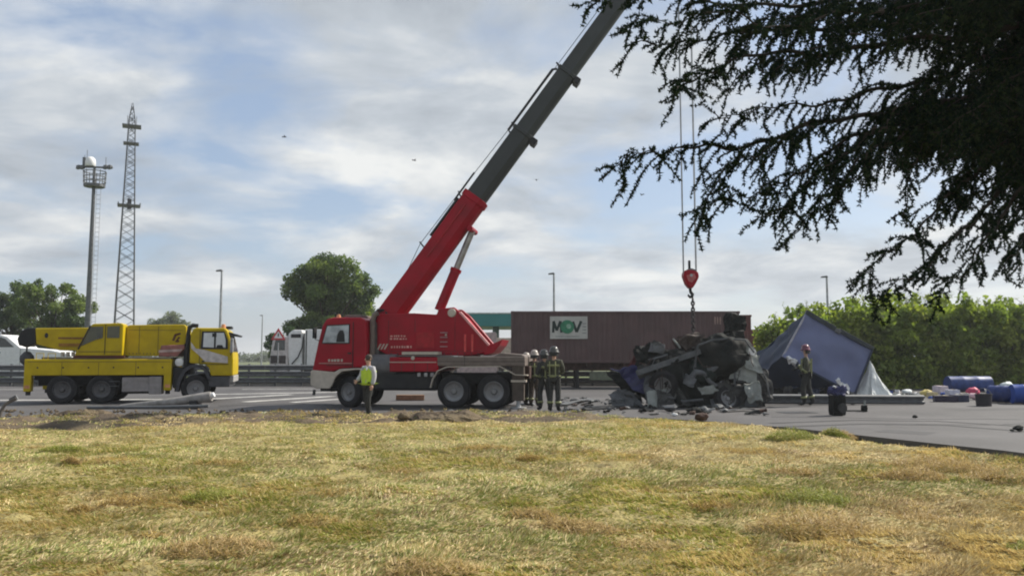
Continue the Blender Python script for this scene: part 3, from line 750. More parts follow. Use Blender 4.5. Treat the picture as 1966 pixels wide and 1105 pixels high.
# chassis
MB().bb(X(640), X(1005), .75, .95, Z(735), Z(715)).bb(X(640), X(1005), 1.55, 1.75, Z(735), Z(715)).build('chassis_rail', black, redc)
MB().bb(X(712), X(842), .12, W_ - .12, Z(748), Z(713)).build('fuel_tank', black, redc, bevel=.08)
MB().lathe([(.001, .42), (.34, .42), (.36, .38), (.36, -.38), (.34, -.42), (.001, -.42)], (X(737), .38, Z(700)), 'X', 20).build('air_tank', mat('tank_grey', (0.11, 0.11, 0.115), 0.5), redc, smooth=True)
# red side lockers with edge and fittings
lock = MB().bb(X(752), X(846), 0.0, W_, Z(712), Z(684)).build('side_locker', red, redc, bevel=.03)
MB().bb(X(776), X(846), -.02, .5, Z(679.5), Z(674)).build('locker_rail', cream, redc, bevel=.01)
MB().bb(X(752), X(842), -.006, .02, Z(694.5), Z(693)).build('locker_stripe', cream, lock)
for q in (775, 800, 825): MB().bb(X(q), X(q + .8), -.006, .02, Z(712), Z(695)).build('locker_gap', black, lock)
MB().lathe([(.001, -.03), (.06, -.02), (.07, .02)], (X(797), 0, Z(686)), 'Y', 12).build('marker_lamp', cream, lock, smooth=True)
for q in (806, 819, 831): MB().bb(X(q), X(q + 6), -.01, .05, Z(721), Z(714)).build('valve_box', mat('pale_grey', (0.3, 0.29, 0.29), 0.6), redc, bevel=.01)
# grey-brown deck with outrigger beams
dk = MB().bb(X(842), X(1008), 0, W_, Z(701), Z(683)).build('deck', deckgrey, redc, bevel=.03)
MB().bb(X(842), X(1008), -.004, .02, Z(693), Z(692)).build('deck_seam', black, dk)
MB().bb(X(895), X(896), -.004, .02, Z(701), Z(683)).build('deck_seam', black, dk)
MB().prism(pts([(948, 683), (960, 676), (1000, 679), (1008, 683)]), .2, W_ - .2).build('deck_cover', deckgrey, redc, bevel=.02)
# mudguard over the rear wheels: bent strip
arc = pts([(832, 742), (836, 726), (845, 711), (862, 703.5), (962, 702.5), (978, 711), (990, 718), (1012, 719)])
for y0, nm in ((-.03, 'mudguard'), (W_ - .47, 'mudguard')):
    mb = MB()
    for i in range(len(arc) - 1):
        a, b = arc[i], arc[i + 1]; d = Vector((b[0] - a[0], b[1] - a[1])).normalized(); nn = Vector((-d.y, d.x)) * .03
        mb.prism([(a[0], a[1]), (b[0], b[1]), (b[0] + nn.x, b[1] + nn.y), (a[0] + nn.x, a[1] + nn.y)], y0, y0 + .5)
    mb.build(nm, cream, redc)
MB().bb(X(982), X(1010), 0, .25, Z(731), Z(727)).build('rear_bracket', cream, redc)
# rear jack legs
for yy in (.15, W_ - .15):
    MB().bb(X(984), X(1006), yy - .13, yy + .13, Z(766), Z(700)).build('jack_leg', mat('jack_dark', (0.07, 0.055, 0.045), 0.7, dirt=.4), redc, bevel=.02)
    MB().lathe([(.001, .1), (.07, .1), (.08, .04), (.26, .02), (.26, -.02), (.001, -.02)], (X(995), yy, .03), 'Z', 16).tube([(X(995), yy, .05), (X(995), yy, Z(760))], .07, 10).build('jack_foot', steel, redc)
MB().bb(X(985), X(1014), .4, W_ - .4, Z(725), Z(701)).build('rear_outrigger_box', rustm, redc, bevel=.02)
# wheels
for q in (875, 950):
    wheel(redc, X(q), .17, .535, .535, .34); w2 = wheel(redc, X(q), W_ - .17, .535, .535, .34, math.pi)
wheel(redc, X(674), .22, .5, .5, .33, R(-24)); wheel(redc, X(674), W_ - .22, .5, .5, .33, math.pi - R(24))
MB().tube([(X(674), .2, .5), (X(674), W_ - .2, .5)], .07, 8).build('axle', black, redc)
for q in (875, 950): MB().tube([(X(q), .2, .53), (X(q), W_ - .2, .53)], .09, 8).build('axle', black, redc)
MB().lathe([(.62, -.02), (.62, .5), (.58, .5), (.58, -.02)], (X(674), .02, .5), 'Y', 16, math.pi).build('wheel_arch', black, redc)
# superstructure
sup = MB().prism(pts([(716, 668), (714, 612), (722, 599), (790, 598), (834, 601), (838, 590), (868, 587), (874, 592), (886, 602), (935, 660), (930, 676), (900, 681), (740, 681)]), .55, .75)
sup.prism(pts([(722, 668), (722, 606), (790, 604), (834, 607), (866, 593), (884, 606), (928, 662), (926, 676), (740, 678)]), .75, 1.8)
sup.prism(pts([(716, 668), (714, 612), (722, 599), (790, 598), (834, 601), (838, 590), (868, 587), (874, 592), (886, 602), (935, 660), (930, 676), (900, 681), (740, 681)]), 1.8, 2.0)
so = sup.build('slewing_body', red, redc, bevel=.03)
MB().bar((X(880), .54, Z(597)), (X(936), .54, Z(661)), .12, .07).build('sunlit_edge', mat('pink_sunlit_edge', (0.62, 0.30, 0.30), 0.5), so)  # sun catching the sloped edge, put into the colour of a pale bar
MB().prism(pts([(925, 681), (932, 664), (948, 656), (962, 650), (956, 662), (944, 676)]), .5, 2.05).build('rear_lip', red, so, bevel=.02)
for q in (888, 902): MB().bb(X(q), X(q + 4), .52, .56, Z(674), Z(640)).build('rib', mat('red_worn', (0.55, 0.06, 0.06), 0.5), so, bevel=.01)
MB().bb(X(795), X(830), .53, .56, Z(666), Z(636)).build('access_panel', mat('red_dark', (0.30, 0.006, 0.014), 0.5), so, bevel=.01)
MB().ball((X(853), .53, Z(641)), .035).build('grease_cap', cream, so)
MB().lathe([(.001, -.05), (.13, -.04), (.15, .02)], (X(864), .55, Z(598)), 'Y', 16).build('cylinder_pin', cream, so, smooth=True)
streaks(so, X(742), X(776), Z(651), Z(640), .55, mat('faded_letter', (0.55, 0.32, 0.28), 0.6), 2, 'body_lettering', 5)
streaks(so, X(744), X(786), Z(668), Z(660), .55, mat('faded_letter', (0.55, 0.32, 0.28), 0.6), 1, 'body_lettering', 9)
# black and white hatch plate at the front lower corner
for k in range(3):
    a = 718 + k * 6.5
    MB().prism(pts([(a, 669), (a + 3, 669), (a + 9, 658), (a + 6, 658)]), .533, .548).build('hatch_stripe', cream, so)
for a_, b_ in (((740, 612), (740, 676)), ((792, 606), (792, 634)), ((870, 606), (870, 676))):
    MB().bb(X(a_[0]), X(a_[0] + .6), .542, .56, Z(b_[1]), Z(a_[1])).build('panel_seam', black, so)
MB().bb(X(742), X(924), .542, .56, Z(672.6), Z(672)).build('panel_seam', black, so)
for k in range(14): MB().lathe([(.001, -.02), (.022, -.018), (.022, .01)], (X(746 + k * 13), .55, Z(677)), 'Y', 6).build('bolt', black, so)
for k in range(4): MB().bb(X(842 + 0), X(856), .50, .54, Z(664 - 9 * k), Z(663 - 9 * k)).build('ladder_rung', steel, so)
# slew ring, winch
MB().lathe([(.95, 0), (1.0, .03), (1.0, .13), (.9, .14)], (X(800), 1.25, Z(690)), 'Z', 30).build('slew_ring', black, redc, smooth=True)
MB().lathe([(.001, -.5), (.26, -.5), (.26, -.46), (.19, -.45), (.19, .45), (.26, .46), (.26, .5), (.001, .5)], (X(722), 1.25, Z(606)), 'Y', 20).build('winch_drum', black, so, smooth=True)
MB().tube([(X(716), .6, Z(618)), (X(708), .58, Z(600)), (X(718), .6, Z(590)), (X(730), .6, Z(592))], .035, 6).build('hose', black, so)
for k in range(5):
    MB().tube([(X(712 + k * 2), .6 + .1 * k, Z(640)), (X(700 + k), .55 + .1 * k, Z(618 + 3 * k)), (X(712), .6, Z(596)), (X(735), .9, Z(590))], .022, 6).build('hose', black, so, smooth=True)
# operator's cabin on the far side, glimpsed above the body
MB().bb(X(745), X(790), 2.05, 2.48, Z(678), Z(612)).build('operator_cabin', red, so, bevel=.05)
# ---- boom
inv = Vector((RX0, RY0, 0))
by = 28.0
RI = Matrix.Rotation(-RYAW, 3, 'Z')
B0, B1 = RI @ (spot(752, 604, by) - inv), RI @ (spot(1312, -163, by) - inv)
ax = (B1 - B0).normalized(); LAT = Vector((0, 0, 1)).cross(ax).normalized(); LAT = LAT if LAT.y > 0 else -LAT
up = LAT.cross(ax).normalized()
if up.z < 0: up = -up                                    # points up and left, square to the boom
LB = (B1 - B0).length
def along(py):                                            # distance along the boom at survey height py
    lo, hi = 0.0, 1.0
    for _ in range(40):
        mid = (lo + hi) / 2; q = RI.transposed() @ (B0 + (B1 - B0) * mid) + inv
        d_ = q - Vector((0, 0, EYE)); f_ = d_.y * CT + d_.z * ST; yy = 552.5 - 1600 * (d_.z * CT - d_.y * ST) / f_
        if yy > py: lo = mid
        else: hi = mid
    return lo * LB
def sect(name, s0, s1, h, wd, m, bev=.06):
    """a boom section: flat top, U-shaped belly"""
    prof = [(-wd / 2, h / 2), (wd / 2, h / 2), (wd / 2, -h * .18), (wd * .34, -h * .42), (wd * .12, -h / 2), (-wd * .12, -h / 2), (-wd * .34, -h * .42), (-wd / 2, -h * .18)]
    vs = []
    for s in (s0, s1):
        for a, b in prof: vs.append(B0 + ax * s + LAT * a + up * b)
    n = len(prof)
    fs = [tuple(range(n)), tuple(range(2 * n - 1, n - 1, -1))] + [(i, i + n, (i + 1) % n + n, (i + 1) % n) for i in range(n)]
    return MB().add(vs, fs).build(name, m, redc, bevel=.02)
sA, sB, sC = along(380), along(255), along(140)
s1 = sect('boom_base_section', -.35, sA, .84, .78, red)
s2 = sect('boom_middle_section', sA - .5, sB, .72, .66, boomgrey)
s3 = sect('boom_middle_section', sB - .5, sC, .66, .60, boomgrey)
s4 = sect('boom_tip_section', sC - .5, LB - .3, .60, .54, boomgrey)
def collar(par, s, h, wd, m, ln=.14): 
    o = sect('boom_collar', s - ln, s, h, wd, m); o.parent = par; return o
collar(s1, sA, .91, .85, red, .22); collar(s2, sB, .79, .73, boomgrey); collar(s3, sC, .73, .67, boomgrey)
def bp(s, b, a=0.0): return B0 + ax * s + up * b + LAT * a
for par, s, h in ((s2, sB, .38), (s3, sC, .35)):
    MB().box(bp(s - .1, -h - .08), (.22, .5, .2), ax.to_track_quat('X', 'Z').to_matrix()).build('guide_pad', black, par, bevel=.02)
    MB().bar(bp(s - .05, h, -.2), bp(s + .0, h + .16, -.2), .05, .05).build('rope_guide', black, par)
MB().bar(bp(sA - .3, .45, -.2), bp(sA - .2, .62, -.2), .05, .05).build('rope_guide', black, s1)
MB().bar(bp(along(490), .45, -.2), bp(along(490) + .06, .66, -.2), .05, .05).build('rope_guide', black, s1)
# pipe handrail along the top of the second grey section
MB().tube([bp(sB - .35, .30, -.28), bp(sB - .3, .46, -.28), bp(sC - .3, .46, -.28), bp(sC - .2, .34, -.28)], .045, 8).build('boom_pipe', black, s3, smooth=True)
MB().tube([bp(along(405), .45, -.38), bp(along(405), .52, -.38), bp(sA + .6, .52, -.38)], .035, 6).build('boom_pipe', black, s1)
MB().tube([bp(along(500), .12, -.42), bp(along(400), .12, -.42)], .03, 6).build('boom_line', mat('red_dark', (0.3, 0.006, 0.014)), s1)
# marks on the red section
MB().tube([bp(along(470), .48, -.25), bp(sA - .4, .48, -.25)], .05, 6).build('boom_cable', black, s1)
# hoist rope along the boom from winch to tip
MB().tube([Vector((X(722), 1.25, Z(600))), bp(along(490) + .03, .64), bp(sA - .2, .6), bp(sB, .5), bp(sC, .46), bp(LB - .1, .4)], .012, 6).build('hoist_rope_run', darksteel, redc)
# boom head with sheaves
MB().box(bp(LB - .2, -.1), (.7, .5, .8), ax.to_track_quat('X', 'Z').to_matrix()).build('boom_head', boomgrey, redc, bevel=.04)
hookp = RI @ (spot(1325, 535, by) - inv)
tipz = bp(LB - .1, -.25).z
for yy in (-.14, 0, .14):
    MB().lathe([(.12, -.04), (.26, -.04), (.23, 0), (.26, .04), (.12, .04)], (hookp.x, hookp.y + yy, tipz), 'Y', 20).build('sheave', darksteel, redc)
# lift cylinder
c0, c1 = RI @ (spot(843, 596, by) - inv), RI @ (spot(907, 442, by) - inv)
cm = c0.lerp(c1, .52)
MB().tube([c0, cm], .17, 16).tube([cm - (cm - c0).normalized() * .12, cm], .195, 16).build('lift_cylinder', red, redc, smooth=True)
MB().tube([cm, c1], .11, 16).build('cylinder_rod', mat('dull_rod', (0.30, 0.285, 0.27), 0.35, 0.6, dirt=.3), redc, smooth=True)
MB().tube([c1 + Vector((0, -.5, 0)), c1 + Vector((0, .5, 0))], .1, 12).build('cylinder_bracket', red, redc)

# ------------------------------------------------------------------ hook block with ropes
hb = empty('hook_block', spot(1325, 535, by), 0, 'red crane hook block hanging on steel ropes above the wreck', 'hook block')
MB().prism([(-.27, .12), (-.22, .26), (-.08, .30), (.10, .28), (.24, .22), (.27, .05), (.15, -.18), (.05, -.33), (-.05, -.33), (-.17, -.18)], -.2, .2).build('block_cheek', red, hb, bevel=.05)
MB().prism([(-.16, .1), (.1, .16), (.16, .02), (.02, -.14), (-.1, -.1)], -.215, -.201).build('worn_patch', mat('chipped_pink', (0.38, 0.10, 0.10), 0.5), hb)
for k, yy in enumerate((-.12, .12)):
    MB().lathe([(.05, -.05), (.24, -.05), (.2, 0), (.24, .05), (.05, .05)], (0, yy, .1), 'Y', 20).build('sheave', darksteel, hb)
MB().lathe([(.001, -.22), (.05, -.22), (.05, .22), (.001, .22)], (0, 0, .1), 'Y', 12).build('axle_pin', steel, hb)
MB().bar((-.02, 0, .28), (-.02, 0, .62), .08, .07).build('rope_anchor', black, hb)
MB().tube([(0, 0, -.3), (0, 0, -.40), (.02, 0, -.46), (.07, 0, -.52), (.05, 0, -.60), (-.01, 0, -.62), (-.07, 0, -.57), (-.065, 0, -.52)], [.05, .05, .055, .06, .055, .05, .035, .02], 10).build('hook', black, hb, smooth=True)
top = tipz - (spot(1325, 535, by)).z + 0
for (dx, yy) in ((-.24, -.12), (-.20, .12), (.17, -.12), (.24, .12)):
    MB().tube([(dx, yy, .1), (dx - .02, yy, top)], .024, 6).build('rope', steel, hb)
# lifting chain from hook to the wreck
lc = empty('lifting_chain', spot(1330, 575, by), 0, 'dark lifting chain between the hook and the wreck', 'chain')
z = -.02; k = 0
while z > -1.25:
    mb = MB(); n = 10; P_ = []
    for q in range(n + 1):
        a = 2 * math.pi * q / n; h_, v_ = .05 * math.cos(a), .075 * math.sin(a)
        P_.append((h_, 0, z + v_) if k % 2 else (0, h_, z + v_))
    mb.tube(P_, .028, 6).build('link', mat('chain_steel', (0.05, 0.042, 0.042), 0.6), lc, smooth=True)
    z -= .105; k += 1

# ------------------------------------------------------------------ yellow mobile crane
YX0, YY0 = -13.48, 29.5
yel = empty('crane_truck', (YX0, YY0, 0), R(14), 'yellow mobile crane truck with lowered boom at the left', 'crane truck')
def X(p): return (p - 250) / 59.8
def Z(p): return (774 - p) / 55.0
deckb = MB().bb(X(50), X(333), 0, W_, Z(720), Z(689)).build('deck_beam', yellow, yel, bevel=.03)
MB().bb(X(56), X(330), -.004, .02, Z(694.5), Z(693.8)).build('deck_seam', black, deckb)
for q in (120, 190, 262): MB().bb(X(q), X(q + .7), -.004, .02, Z(720), Z(694)).build('deck_seam', black, deckb)
for k in range(6): MB().lathe([(.001, -.012), (.03, -.01), (.03, .01)], (X(75 + k * 48), 0, Z(705)), 'Y', 8).build('bolt', black, deckb)
MB().bb(X(80), X(330), .1, W_ - .1, Z(689), Z(685)).build('deck_plate', mat('worn_deck', (0.2, 0.17, 0.12), .7, dirt=.4), yel)
for xa, xb in ((50, 64), (318, 333)):
    for y0 in (0.0, W_ - .3):
        MB().bb(X(xa), X(xb), y0 - .003, y0 + .3, Z(750), Z(689)).build('jack_leg', yellow, yel, bevel=.025)
        MB().tube([((X(xa) + X(xb)) / 2, y0 + .15, Z(750)), ((X(xa) + X(xb)) / 2, y0 + .15, Z(757))], .08, 12).build('jack_foot', black, yel)
MB().bb(X(66), X(350), .7, 1.8, Z(740), Z(718)).build('chassis', black, yel)
MB().bb(X(64), X(230), .35, W_ - .35, Z(728), Z(719)).build('mudguard', black, yel)
lk = MB().bb(X(236), X(313), 0.03, .6, Z(752), Z(724)).build('tool_locker', toolgrey, yel, bevel=.02)
MB().bb(X(289), X(314), -.01, .62, Z(757), Z(723)).build('locker_end', toolgrey, lk, bevel=.02)
MB().bb(X(236), X(290), .2, .5, Z(756), Z(752)).build('locker_step', black, lk)
for q in (122, 197):
    wheel(yel, X(q), .16, .495, .495, .33, 0, mat('dark_rim', (0.1, 0.1, 0.105), .5, .3, dirt=.5)); wheel(yel, X(q), W_ - .16, .495, .495, .33, math.pi)
wheel(yel, X(381), .18, .495, .495, .31, R(8)); wheel(yel, X(381), W_ - .18, .495, .495, .31, math.pi + R(8))
for q in (122, 197, 381): MB().tube([(X(q), .2, .49), (X(q), W_ - .2, .49)], .08, 8).build('axle', black, yel)
# superstructure and boom
boom = MB().prism([(X(a), Z(b)) for a, b in ((53, 629), (165, 627), (358, 622), (359, 660), (345, 662), (235, 668), (165, 673), (102, 672), (56, 660))], .85, 1.65)
bo = boom.build('boom', yellow, yel, bevel=.03)
MB().prism([(X(a), Z(b)) for a, b in ((233, 683), (236, 626), (240, 622), (352, 620), (357, 624), (357, 655), (345, 672), (300, 683))], .45, .62).build('turntable_side', yellow, yel, bevel=.03)
MB().prism([(X(a), Z(b)) for a, b in ((233, 683), (236, 640), (352, 640), (357, 655), (345, 672), (300, 683))], 1.9, 2.05).build('turntable_side', yellow, yel, bevel=.03)
MB().bb(X(240), X(338), .62, 1.9, Z(682), Z(670)).build('turntable_base', yellow, yel)
cw = MB().prism([(X(a), Z(b)) for a, b in ((303, 684), (308, 662), (354, 660), (356, 668), (340, 684))], .30, 2.2).build('counterweight', mat('dull_red_weight', (0.30, 0.12, 0.10), .6, dirt=.4), yel, bevel=.03)
MB().prism([(X(a), Z(b)) for a, b in ((303, 676), (304, 671), (351, 669), (348, 674))], .285, .298).build('weight_stripe', mat('pale_stripe', (0.45, 0.33, 0.30), .6), cw)
# dark figure painted on the counterweight side: two bent strokes
for p_ in (((328, 652), (333, 639), (345, 636), (346, 640), (337, 643), (333, 653)), ((334, 655), (341, 644), (346, 646), (341, 650), (344, 654), (340, 656))):
    MB().prism([(X(a), Z(b)) for a, b in p_], .437, .449).build('painted_emblem', mat('dark_brown_print', (0.10, 0.04, 0.01), .6), yel)
MB().bb(X(98), X(148), .838, .849, Z(650), Z(646)).build('boom_marking', mat('brown_print', (0.22, 0.11, 0.02), .6), bo)
MB().bb(X(100), X(142), .80, .849, Z(664), Z(658)).build('boom_bracket', mat('brown_print2', (0.28, 0.14, 0.02), .6), bo)
MB().ball((X(75), .85, Z(643)), (.06, .03, .09)).build('boom_pin', black, bo)
for q in (108, 118, 128, 138): MB().bb(X(q), X(q + 5), .6, .8, Z(684), Z(675)).build('deck_fitting', cream, yel, bevel=.01)
for q in (262, 300): MB().bb(X(q), X(q + .6), .440, .46, Z(680), Z(624)).build('panel_seam', black, yel)
MB().bb(X(240), X(350), .440, .46, Z(632), Z(631.4)).build('panel_seam', black, yel)
for k in range(8): MB().lathe([(.001, -.02), (.02, -.018), (.02, .01)], (X(244 + k * 7), .45, Z(678)), 'Y', 6).build('bolt', black, yel)
for q in (70, 92): MB().tube([(X(q), .1, Z(689)), (X(q), .1, Z(678)), (X(q + 14), .1, Z(678)), (X(q + 14), .1, Z(689))], .014, 5).build('deck_handrail', yellow, yel)
for k in range(2): MB().bb(X(212), X(232), -.05, .05, Z(732 + 9 * k), Z(731 + 9 * k)).build('step', darksteel, yel)
MB().bb(X(52), X(62), -.012, .0, Z(744), Z(738)).build('marker_lamp', lamp_glass, yel)
MB().bb(X(321), X(331), -.012, .0, Z(744), Z(738)).build('marker_lamp', lamp_glass, yel)
# operator's cabin
cp = [(X(a), Z(b)) for a, b in ((143, 682), (146, 672), (152, 664), (170, 626), (176, 621), (230, 619), (235, 622), (235, 682))]
oc = MB().prism(cp, .02, .80).build('operator_cabin', yellow, yel, bevel=.03)
cabin_glass = mat('cabin_glass', (0.055, 0.05, 0.015), 0.12, var=.6, scale=2.5, spec=.8)
MB().prism([(X(a), Z(b)) for a, b in ((155, 664), (172, 627), (196, 626), (196, 648), (182, 652))], .0, .018).build('front_window', cabin_glass, oc)
MB().prism([(X(a), Z(b)) for a, b in ((204, 626), (228, 625), (228, 648), (204, 648))], .0, .018).build('rear_window', cabin_glass, oc)
MB().prism([(X(a), Z(b)) for a, b in ((148, 670), (170, 625), (172.5, 625), (151, 670))], -.006, .016).build('window_pillar', black, oc)
MB().bb(X(150), X(232), -.004, .018, Z(675), Z(674.3)).build('door_gap', black, oc)
MB().bb(X(200), X(201), -.004, .018, Z(680), Z(622)).build('door_gap', black, oc)
MB().bb(X(140), X(238), .05, .85, Z(687), Z(682)).build('cabin_base', mat('dark_red_base', (0.09, 0.03, 0.02), .7), yel)
# boom head and ball hook
bh = MB().prism([(X(a), Z(b)) for a, b in ((54, 628), (36, 628), (25, 634), (18, 650), (22, 663), (40, 665), (54, 660))], .9, 1.6).build('boom_head', black, yel, bevel=.04)
MB().lathe([(.05, -.06), (.2, -.06), (.17, 0), (.2, .06), (.05, .06)], (X(32), 1.25, Z(655)), 'Y', 18).build('sheave', darksteel, bh)
MB().tube([(X(32), 1.25, Z(660)), (X(32), 1.25, Z(678))], .03, 6).build('hook_rope', black, yel)
MB().lathe([(.001, .26), (.1, .24), (.22, .1), (.24, 0), (.2, -.14), (.09, -.24), (.001, -.26)], (X(33), 1.25, Z(688)), 'Z', 14).build('hook_ball', mat('dark_grey_cast', (0.06, 0.06, 0.065), .6, bump=.3), yel, smooth=True)
MB().tube([(X(42), 1.25, Z(682)), (X(48), 1.1, Z(688)), (X(50), .9, Z(700))], .025, 6).build('hook_tie', black, yel)
# driver's cab
cb = [(X(a), Z(b)) for a, b in ((368, 697), (369, 640), (373, 630), (380, 627), (438, 627), (444, 632), (450, 648), (456, 672), (458, 690), (458, 722), (412, 722), (408, 706), (398, 699))]
dc = MB().prism(cb, .02, W_ - .02).build('driver_cab', yellow, yel, bevel=.05)
MB().prism([(X(a), Z(b)) for a, b in ((390, 669), (392, 634), (438, 634), (445, 651), (446, 669))], -.002, .018).build('window_frame', black, dc)
skyglass = mat('cab_glass_bright', (0.55, 0.57, 0.58), 0.15, var=.12, scale=3, spec=.9)  # opaque panes, with the daylight showing through the cab put into the colour
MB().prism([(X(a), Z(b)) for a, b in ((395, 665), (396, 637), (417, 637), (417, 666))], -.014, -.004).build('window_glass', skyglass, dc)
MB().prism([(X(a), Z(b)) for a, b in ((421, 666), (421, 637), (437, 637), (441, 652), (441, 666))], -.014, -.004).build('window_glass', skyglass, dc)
MB().bb(X(413), X(422), -.022, -.014, Z(645), Z(638)).build('sun_visor', black, dc)
MB().prism([(X(a), Z(b)) for a, b in ((422, 666), (424, 661), (434, 661), (437, 666))], -.024, -.014).build('steering_wheel', black, dc)
MB().prism([(X(a), Z(b)) for a, b in ((370, 655), (380, 668), (400, 671), (446, 684), (446, 697), (400, 694), (388, 682), (371, 668))], -.005, .018).build('door_swoosh', mat('swoosh_grey', (0.50, 0.46, 0.44), .5), dc)
MB().bb(X(388), X(448), -.004, .018, Z(699.4), Z(698.4)).build('door_gap', black, dc)
MB().bb(X(388), X(388.8), -.004, .018, Z(698), Z(630)).build('door_gap', black, dc)
MB().bb(X(393), X(399), -.03, .0, Z(695), Z(692)).build('door_handle', black, dc)
MB().add([(X(446.5), .18, Z(634)), (X(457.2), .18, Z(674)), (X(457.2), W_ - .18, Z(674)), (X(446.5), W_ - .18, Z(634))], [(0, 1, 2, 3)]).build('windscreen', darkglass, dc)
MB().prism([(X(a), Z(b)) for a, b in ((438, 634), (466, 640), (464, 643), (442, 640))], .1, W_ - .1).build('sun_visor', black, yel)
MB().tube([(X(449), 0, Z(640)), (X(455), -.2, Z(642)), (X(455), -.2, Z(676)), (X(452), 0, Z(680))], .014, 6).build('mirror_bracket', black, yel)
MB().bb(X(452), X(458), -.32, -.1, Z(676), Z(648)).build('mirror', mat('mirror_grey', (0.3, 0.3, 0.31), .3), yel, bevel=.02)
MB().lathe([(.001, .16), (.06, .15), (.08, .08), (.09, 0)], (X(433), .5, Z(627)), 'Z', 14).build('beacon', lamp_glass, yel, smooth=True)
MB().bb(X(426), X(448), .9, 1.6, Z(627), Z(622)).build('roof_lamp_bar', black, yel)
# bumper, wing and exhaust
MB().bb(X(408), X(452), .05, W_ - .05, Z(744), Z(723)).build('front_bumper', mat('dark_bumper', (0.06, 0.06, 0.065), .6), yel, bevel=.04)
MB().bb(X(450), X(459), .1, W_ - .1, Z(735), Z(722)).build('bumper_face', mat('bumper_grey', (0.3, 0.29, 0.28), .5), yel, bevel=.02)
arc = [(X(a), Z(b)) for a, b in ((342, 752), (346, 728), (356, 710), (370, 700), (392, 700), (405, 710), (413, 728))]
mb = MB()
for i in range(len(arc) - 1):
    a, b = arc[i], arc[i + 1]; d = Vector((b[0] - a[0], b[1] - a[1])).normalized(); nn = Vector((-d.y, d.x)) * -.11
    mb.prism([a, b, (b[0] + nn.x, b[1] + nn.y), (a[0] + nn.x, a[1] + nn.y)], -.02, .42)
mb.build('front_mudguard', mat('mudguard_grey', (0.05, 0.05, 0.058), .7), yel)
MB().tube([(X(360), .3, Z(715)), (X(362), .3, Z(640)), (X(364), .3, Z(626)), (X(372), .3, Z(622)), (X(382), .3, Z(623))], .075, 12).build('exhaust_stack', black, yel, smooth=True)
MB().bb(X(352), X(366), .5, 2.1, Z(720), Z(640)).build('intake_housing', mat('intake_navy', (0.03, 0.035, 0.05), .6), yel, bevel=.03)
MB().bb(X(335), X(356), .15, .7, Z(745), Z(705)).build('battery_box', black, yel, bevel=.03)
MB().lathe([(.001, -.12), (.14, -.1), (.14, .1), (.001, .12)], (X(346), .3, Z(695)), 'Y', 14).build('washer_tank', white, yel, smooth=True)
# ------------------------------------------------------------------ container on its trailer
def corrugated(x0, x1, z0, z1, y, depth=.032, pitch=.28):
    prof = []; x = x0
    while x < x1 - pitch * .5:
        prof += [(x, y), (x + pitch * .25, y), (x + pitch * .38, y + depth), (x + pitch * .75, y + depth), (x + pitch * .88, y)]; x += pitch
    prof.append((x1, y))
    V = []; 
    for a, b in prof: V += [(a, b, z0), (a, b, z1)]
    return V, [(2 * i, 2 * i + 2, 2 * i + 3, 2 * i + 1) for i in range(len(prof) - 1)]
CY = 44.0
cl_, cr_ = spot(981, 690, CY).x, spot(1421, 690, CY).x
cz0, cz1 = spot(1200, 696, CY).z, spot(1200, 597, CY).z
def container(cx0, cx1, z0, z1, y, m, label):
    c = empty('shipping_container', (cx0, y, z0), 0, label, 'container')
    ln = cx1 - cx0; h = z1 - z0
    V, F = corrugated(.12, ln - .12, .14, h - .10, .03)
    MB().add(V, F).build('side_wall', m, c)
    MB().bb(.0, ln, .12, 2.42, .1, h - .03).build('body', m, c)
    for zz, hh in ((0, .14), (h - .1, .1)): MB().bb(.1, ln - .1, 0, .12, zz, zz + hh).build('rail', m, c, bevel=.01)
    for xx in (0, ln - .12):
        MB().bb(xx, xx + .12, -.012, .14, 0, h).build('corner_post', m, c, bevel=.01)
        for zz in (0, h - .12): MB().bb(xx - .01, xx + .17, -.02, .15, zz - .005, zz + .125).build('corner_casting', m, c, bevel=.015)
    return c
cont = container(cl_, cr_, cz0, cz1, CY, maroon, 'long dull maroon shipping container with a white logo panel')
def lx(px): return spot(px, 640, CY).x - cl_
def lz(py): return spot(1092, py, CY).z - cz0
panel = MB().bb(lx(1056), lx(1128), -.006, .028, lz(650), lz(607)).build('logo_panel', mat('logo_white', (0.46, 0.46, 0.41), .6, var=.12, scale=2, dirt=.45, dirtc=(0.28, 0.26, 0.25)), cont)
inkm = mat('logo_ink', (0.02, 0.035, 0.03), .6); greenm = mat('logo_green', (0.04, 0.19, 0.10), .6); lightg = mat('logo_pale_green', (0.25, 0.42, 0.30), .6)
def stroke(a, b, wd, m, nm, y=-.010):
    p, q = Vector((lx(a[0]), lz(a[1]))), Vector((lx(b[0]), lz(b[1]))); d = (q - p).normalized(); nn = Vector((-d.y, d.x)) * wd / 2
    MB().prism([tuple(p - nn), tuple(q - nn), tuple(q + nn), tuple(p + nn)], y - .003, y).build(nm, m, panel)
for k, (a, b) in enumerate((((1062, 638), (1063, 616)), ((1063, 616), (1069, 634)), ((1069, 634), (1076, 616)), ((1076, 616), (1078, 638)))): stroke(a, b, .13, inkm, 'letter_stroke', -.009 - .0035 * (k % 2))
for k, (a, b) in enumerate((((1100, 617), (1107, 637)), ((1107, 637), (1116, 616)))): stroke(a, b, .14, inkm, 'letter_stroke', -.009 - .0035 * (k % 2))
MB().lathe([(.001, 0), (.36, 0), (.36, .004), (.001, .004)], (lx(1089), -.030, lz(627)), 'Y', 24).build('logo_globe', greenm, panel)
MB().lathe([(.001, 0), (.13, 0), (.13, .003), (.001, .003)], (lx(1092), -.036, lz(626)), 'Y', 16).build('logo_globe_light', lightg, panel)
for k in range(4): MB().bb(lx(1118), lx(1126), -.012, -.008, lz(640 - 6 * k), lz(637.5 - 6 * k)).build('small_print', mat('faint_print', (0.26, 0.27, 0.25), .6), panel)
